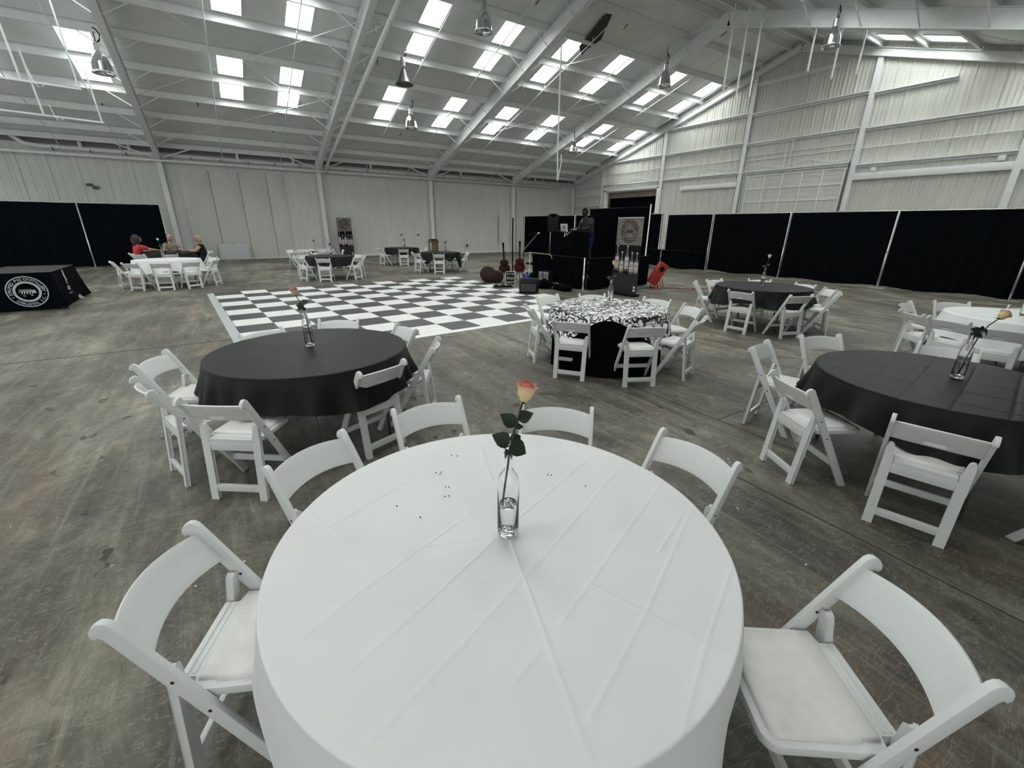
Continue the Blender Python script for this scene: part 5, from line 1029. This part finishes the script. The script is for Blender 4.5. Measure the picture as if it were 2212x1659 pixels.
# ------------------------------------------------------------------ people
def skin_mesh(verts, edges, radii, mats, sub=2, root=0):
    me = bpy.data.meshes.new('s'); me.from_pydata(verts, edges, []); o = bpy.data.objects.new('s', me); C.objects.link(o)
    md = o.modifiers.new('k', 'SKIN'); md.use_smooth_shade = True
    for i, r in enumerate(radii): sv = me.skin_vertices[0].data[i]; sv.radius = r if isinstance(r, tuple) else (r, r); sv.use_root = (i == root)
    sb = o.modifiers.new('u', 'SUBSURF'); sb.levels = sub; sb.render_levels = sub
    dg = bpy.context.evaluated_depsgraph_get(); out = bpy.data.meshes.new_from_object(o.evaluated_get(dg)); bpy.data.objects.remove(o); bpy.data.meshes.remove(me)
    out.materials.clear(); out.materials.append(mats)
    for p in out.polygons: p.use_smooth = True; p.material_index = 0
    return out
def figure(label, loc, rz, J, skin, top_mat, low_mat, hair, female=False, lipm=None, extras=None, sleeve=True, tilt=0.0, turn=0.0, bulk=1.0):
    """J: joints. body faces +y"""
    r = thing('person', label, 'person', loc, rz)
    names = ['pelvis', 'waist', 'chest', 'neck', 'head', 'hipL', 'kneeL', 'ankleL', 'toeL', 'hipR', 'kneeR', 'ankleR', 'toeR', 'shL', 'elL', 'wrL', 'shR', 'elR', 'wrR']
    rad = dict(pelvis=(0.13, 0.10), waist=(0.115, 0.085), chest=(0.115, 0.085), neck=0.052, head=0.058, hipL=0.095, kneeL=0.062, ankleL=0.040, toeL=0.032, hipR=0.095, kneeR=0.062, ankleR=0.040, toeR=0.032, shL=0.062, elL=0.043, wrL=0.028, shR=0.062, elR=0.043, wrR=0.028)
    ed = [('pelvis', 'waist'), ('waist', 'chest'), ('chest', 'neck'), ('neck', 'head'), ('pelvis', 'hipL'), ('hipL', 'kneeL'), ('kneeL', 'ankleL'), ('ankleL', 'toeL'), ('pelvis', 'hipR'), ('hipR', 'kneeR'), ('kneeR', 'ankleR'), ('ankleR', 'toeR'), ('chest', 'shL'), ('shL', 'elL'), ('elL', 'wrL'), ('chest', 'shR'), ('shR', 'elR'), ('elR', 'wrR')]
    body = link('body', skin_mesh([J[n] for n in names], [(names.index(a), names.index(b)) for a, b in ed], [rad[n] for n in names], skin), r)
    def sub(nm, ns, es, k, mat, cut=None):
        P = [Vector(J[n]) for n in ns]
        if cut:
            for a, (b, t) in cut.items(): P[ns.index(a)] = Vector(J[b]).lerp(Vector(J[a]), t)
        rr = [tuple(q * k + 0.016 for q in rad[n]) if isinstance(rad[n], tuple) else rad[n] * k + 0.014 for n in ns]
        return link(nm, skin_mesh(P, [(ns.index(a), ns.index(b)) for a, b in es], rr, mat), r)
    arm = 0.75 if sleeve else 0.12
    sub('shirt' if sleeve else 'tank_top', ['pelvis', 'waist', 'chest', 'shL', 'elL', 'shR', 'elR', 'neck'], [('pelvis', 'waist'), ('waist', 'chest'), ('chest', 'shL'), ('shL', 'elL'), ('chest', 'shR'), ('shR', 'elR'), ('chest', 'neck')], 1.38 * bulk, top_mat, {'elL': ('shL', arm), 'elR': ('shR', arm), 'neck': ('chest', 0.55)})
    sub('trousers', ['pelvis', 'hipL', 'kneeL', 'hipR', 'kneeR'], [('pelvis', 'hipL'), ('hipL', 'kneeL'), ('pelvis', 'hipR'), ('hipR', 'kneeR')], 1.08, low_mat)
    for s in 'LR':   # hands: palm, four fingers, thumb
        w_ = Vector(J['wr' + s]); d = (w_ - Vector(J['el' + s])).normalized(); dn = Vector((0, 0, -1)); sd = d.cross(dn).normalized(); dn = sd.cross(d)
        palm = w_ + d * 0.075; V = [w_, palm]; E = [(0, 1)]; R = [(0.028, 0.020), (0.038, 0.016)]
        for k, ln in enumerate((0.062, 0.075, 0.07, 0.055)):
            b0_ = palm + sd * (-0.027 + k * 0.018); i = len(V); V += [b0_, b0_ + d * ln * .5, b0_ + d * ln + dn * 0.02]; E += [(1, i), (i, i + 1), (i + 1, i + 2)]; R += [0.009, 0.0085, 0.007]
        sg_ = -1 if s == 'L' else 1; i = len(V); b0_ = w_ + d * 0.03 + sd * 0.028 * sg_; V += [b0_, b0_ + d * 0.03 + sd * 0.02 * sg_, b0_ + d * 0.055 + sd * 0.025 * sg_ + dn * 0.01]; E += [(0, i), (i, i + 1), (i + 1, i + 2)]; R += [0.012, 0.010, 0.008]
        link('hand', skin_mesh(V, E, R, skin, 1), r)
    # head
    hd = link('head', None, r, Vector(J['head']) + Vector((0, 0.012, 0.075)), (tilt, 0, turn)); hd.empty_display_size = 0.05
    mb = MB(); mb.ball((0, 0, 0), (1, 1, 1), 28, 20); vs = []
    for v in mb.v:
        v = Vector(v); x, y, z = v.x * 0.076, v.y * 0.096, v.z * 0.122
        if v.z < 0: x *= 1 - 0.30 * v.z ** 2 ; y *= (1 - 0.22 * v.z ** 2) if v.y < 0 else (1 - 0.06 * v.z ** 2)
        f = max(0, v.y)
        y += 0.022 * math.exp(-((v.x / 0.13) ** 2 + ((v.z + 0.12) / 0.13) ** 2)) * f                                  # nose
        for s in (-1, 1): y -= 0.010 * math.exp(-(((v.x - s * 0.36) / 0.17) ** 2 + ((v.z - 0.03) / 0.12) ** 2)) * f      # sockets
        y += 0.006 * math.exp(-((v.x / 0.3) ** 2 + ((v.z + 0.48) / 0.10) ** 2)) * f + 0.008 * math.exp(-((v.x / 0.22) ** 2 + ((v.z + 0.85) / 0.16) ** 2)) * max(0, v.y + .3)
        vs.append((x, y, z))
    mb.v = vs; face = part('face', mb, skin, hd, smooth='all')
    fm = MB()
    for s in (-1, 1): fm.ball((s * 0.0755, -0.006, -0.004), (0.010, 0.018, 0.030), 10, 8)
    part('ears', fm, skin, hd, smooth='all')
    if extras != 'sunglasses':
        for s in (-1, 1): e = part('eye', MB().ball((s * 0.028, 0.083, 0.006), (0.013, 0.008, 0.008), 10, 8), M['eye'], face, smooth='all')
        part('irises', MB().ball((-0.028, 0.0900, 0.006), (0.005, 0.003, 0.005), 8, 6).ball((0.028, 0.0900, 0.006), (0.005, 0.003, 0.005), 8, 6), M['iris'], face)
    else:
        part('sunglasses', MB().ball((-0.030, 0.088, 0.008), (0.025, 0.012, 0.019), 12, 8).ball((0.030, 0.088, 0.008), (0.025, 0.012, 0.019), 12, 8).bar((-0.01, 0.1, 0.014), (0.01, 0.1, 0.014), 0.006, 0.006).bar((-0.052, 0.085, 0.014), (-0.078, -0.01, 0.014), 0.005, 0.006).bar((0.052, 0.085, 0.014), (0.078, -0.01, 0.014), 0.005, 0.006), M['black'], face)
    part('mouth', MB().ball((0, 0.0885, -0.058), (0.024, 0.007, 0.007), 12, 6), lipm or M['lips'], face, smooth='all')
    # hair
    mb = MB(); mb.ball((0, 0, 0), (1, 1, 1), 26, 18); vs = []; kind = hair[1]
    for v in mb.v:
        v = Vector(v); g = 1.0
        if kind == 'curly':
            q = 1 + 0.07 * math.sin(9 * v.x + 7 * v.z) * math.sin(11 * v.y + 3); X, Y, Z = v.x * 0.165 * q, v.y * 0.14 * q - 0.05, v.z * 0.215 * q - 0.05
            if v.y > 0.35 and v.z < 0.5: Y = min(Y, 0.03)
        elif kind == 'long':
            X, Y, Z = v.x * 0.088, v.y * 0.10 - 0.016, v.z * 0.125 + 0.010
            if v.z < 0: Z *= 1.25; X *= 1.05
            if v.y > 0.1 and v.z < 0.45: Y = min(Y, 0.012)
        else:
            X, Y, Z = v.x * 0.086, v.y * 0.108 - 0.008, v.z * 0.139 + 0.004
            if v.z < 0.35 and v.y > -0.1: X, Y, Z = v.x * 0.060, v.y * 0.06, v.z * 0.08
            if v.z < -0.35: X, Y, Z = v.x * 0.05, v.y * 0.05, v.z * 0.08
        vs.append((X, Y, Z))
    mb.v = vs; part('hair', mb, hair[0], hd, smooth='all')
    if extras == 'visor':
        part('visor', MB().lathe([(0.090, 0.052), (0.094, 0.08), (0.088, 0.09)], 24), M['cap'], hd, smooth='all'); part('visor_peak', MB().prism([(-0.07, 0.07), (0.07, 0.07), (0.06, 0.13), (0.03, 0.155), (-0.03, 0.155), (-0.06, 0.13)], 0.008, 'xy', 0.058), M['cap'], hd)
        part('glasses', MB().box((0, 0.094, 0.008), (0.12, 0.012, 0.022)), M['black'], hd)
    if extras == 'logo': pass
    return r
SEAT = dict(pelvis=(0, -0.02, 0.54), waist=(0, -0.03, 0.70), chest=(0, 0.0, 0.88), neck=(0, 0.02, 1.04), head=(0, 0.04, 1.12), hipL=(-0.10, 0.06, 0.52), kneeL=(-0.13, 0.42, 0.51), ankleL=(-0.13, 0.40, 0.09), toeL=(-0.13, 0.54, 0.04),
            hipR=(0.10, 0.06, 0.52), kneeR=(0.13, 0.42, 0.51), ankleR=(0.13, 0.40, 0.09), toeR=(0.13, 0.54, 0.04), shL=(-0.19, 0.01, 0.96), elL=(-0.25, 0.18, 0.78), wrL=(-0.15, 0.40, 0.80), shR=(0.19, 0.01, 0.96), elR=(0.25, 0.18, 0.78), wrR=(0.15, 0.40, 0.80))
j = dict(SEAT); j.update(shR=(0.19, 0.05, 0.96), elR=(0.22, 0.34, 0.86), wrR=(0.16, 0.58, 0.82), head=(0, 0.06, 1.12), chest=(0, 0.04, 0.88))
figure('person with big dark curly hair and a red top, arm reaching onto the table', (-2.50, 20.17, 0), math.radians(16 - 90), j, M['skin'], M['redshirt'], M['jeans'], (M['hair'], 'curly'), True, turn=0.1)
figure('person with grey hair in a tan shirt seated behind the black table', (-1.62, 21.40, 0), math.radians(180), SEAT, M['skin2'], M['tanshirt'], M['jeans'], (M['hairg'], 'short'), turn=-0.15)
figure('person in a visor and black sleeveless top at the right end of the table', (-0.66, 20.20, 0), math.radians(168 - 90 + 8), SEAT, M['skin'], M['tank'], M['jeans'], (M['hairb'], 'long'), True, extras='visor', sleeve=False)
j = dict(pelvis=(0, 0, 0.93), waist=(0, 0.03, 1.10), chest=(0, 0.09, 1.30), neck=(0, 0.15, 1.46), head=(0, 0.19, 1.54), hipL=(-0.10, 0, 0.88), kneeL=(-0.12, 0.04, 0.50), ankleL=(-0.13, 0.0, 0.09), toeL=(-0.14, 0.14, 0.04),
         hipR=(0.10, 0, 0.88), kneeR=(0.12, 0.04, 0.50), ankleR=(0.13, 0.0, 0.09), toeR=(0.14, 0.14, 0.04), shL=(-0.20, 0.10, 1.38), elL=(-0.27, 0.22, 1.14), wrL=(-0.16, 0.44, 1.14), shR=(0.20, 0.10, 1.38), elR=(0.27, 0.22, 1.14), wrR=(0.13, 0.44, 1.14))
dj = figure('person in sunglasses, dark t-shirt and navy shorts standing at the stage controls', (10.05, 11.0, 0.56), math.radians(90 - 8), j, M['skind'], M['greyshirt'], M['shorts'], (M['ink'], 'short'), extras='sunglasses', lipm=M['lipd'], tilt=-0.25, bulk=1.2)
part('shirt_logo', MB().ball((0.07, 0.262, 1.36), (0.028, 0.010, 0.028), 12, 6), M['lettering'], dj)

# crumbs on the cloth and scraps on the floor
rnd = random.Random(3)
mb = MB()
for (x, y) in [(0.72, 1.62), (0.74, 1.60), (0.60, 1.52), (0.61, 1.50), (0.62, 1.51), (0.59, 1.40), (0.60, 1.39), (0.56, 1.34), (0.575, 1.335), (1.0, 1.25), (1.01, 1.24), (1.08, 1.10), (0.38, 1.38), (0.43, 1.27)]: mb.ball((x, y, ZT + 0.009), 0.0028, 6, 4)
o = tag(part('crumbs', mb, M['mark'], None), 'tiny dark crumbs scattered on the white foreground tablecloth', 'crumbs'); o['kind'] = 'stuff'; o.data.materials[0] = M['ink']
mb = MB()
for (cx, cy, n, sp) in ((2.42, -0.28, 7, 0.10), (3.05, 1.62, 9, 0.10), (2.35, 0.9, 3, 0.3), (1.6, 3.5, 5, 0.4), (-0.3, 2.4, 6, 0.35), (3.4, 2.3, 4, 0.3)):
    for _ in range(n):
        x, y = cx + rnd.uniform(-sp, sp), cy + rnd.uniform(-sp, sp); a = rnd.uniform(0, 3); m = Matrix.Rotation(a, 3, 'Z'); mb.box((x, y, 0.0015), (rnd.uniform(0.008, 0.018), rnd.uniform(0.005, 0.010), 0.002), m)
o = tag(part('paper_scraps', mb, M['white'], None), 'small white paper scraps scattered on the concrete floor', 'litter'); o['kind'] = 'stuff'
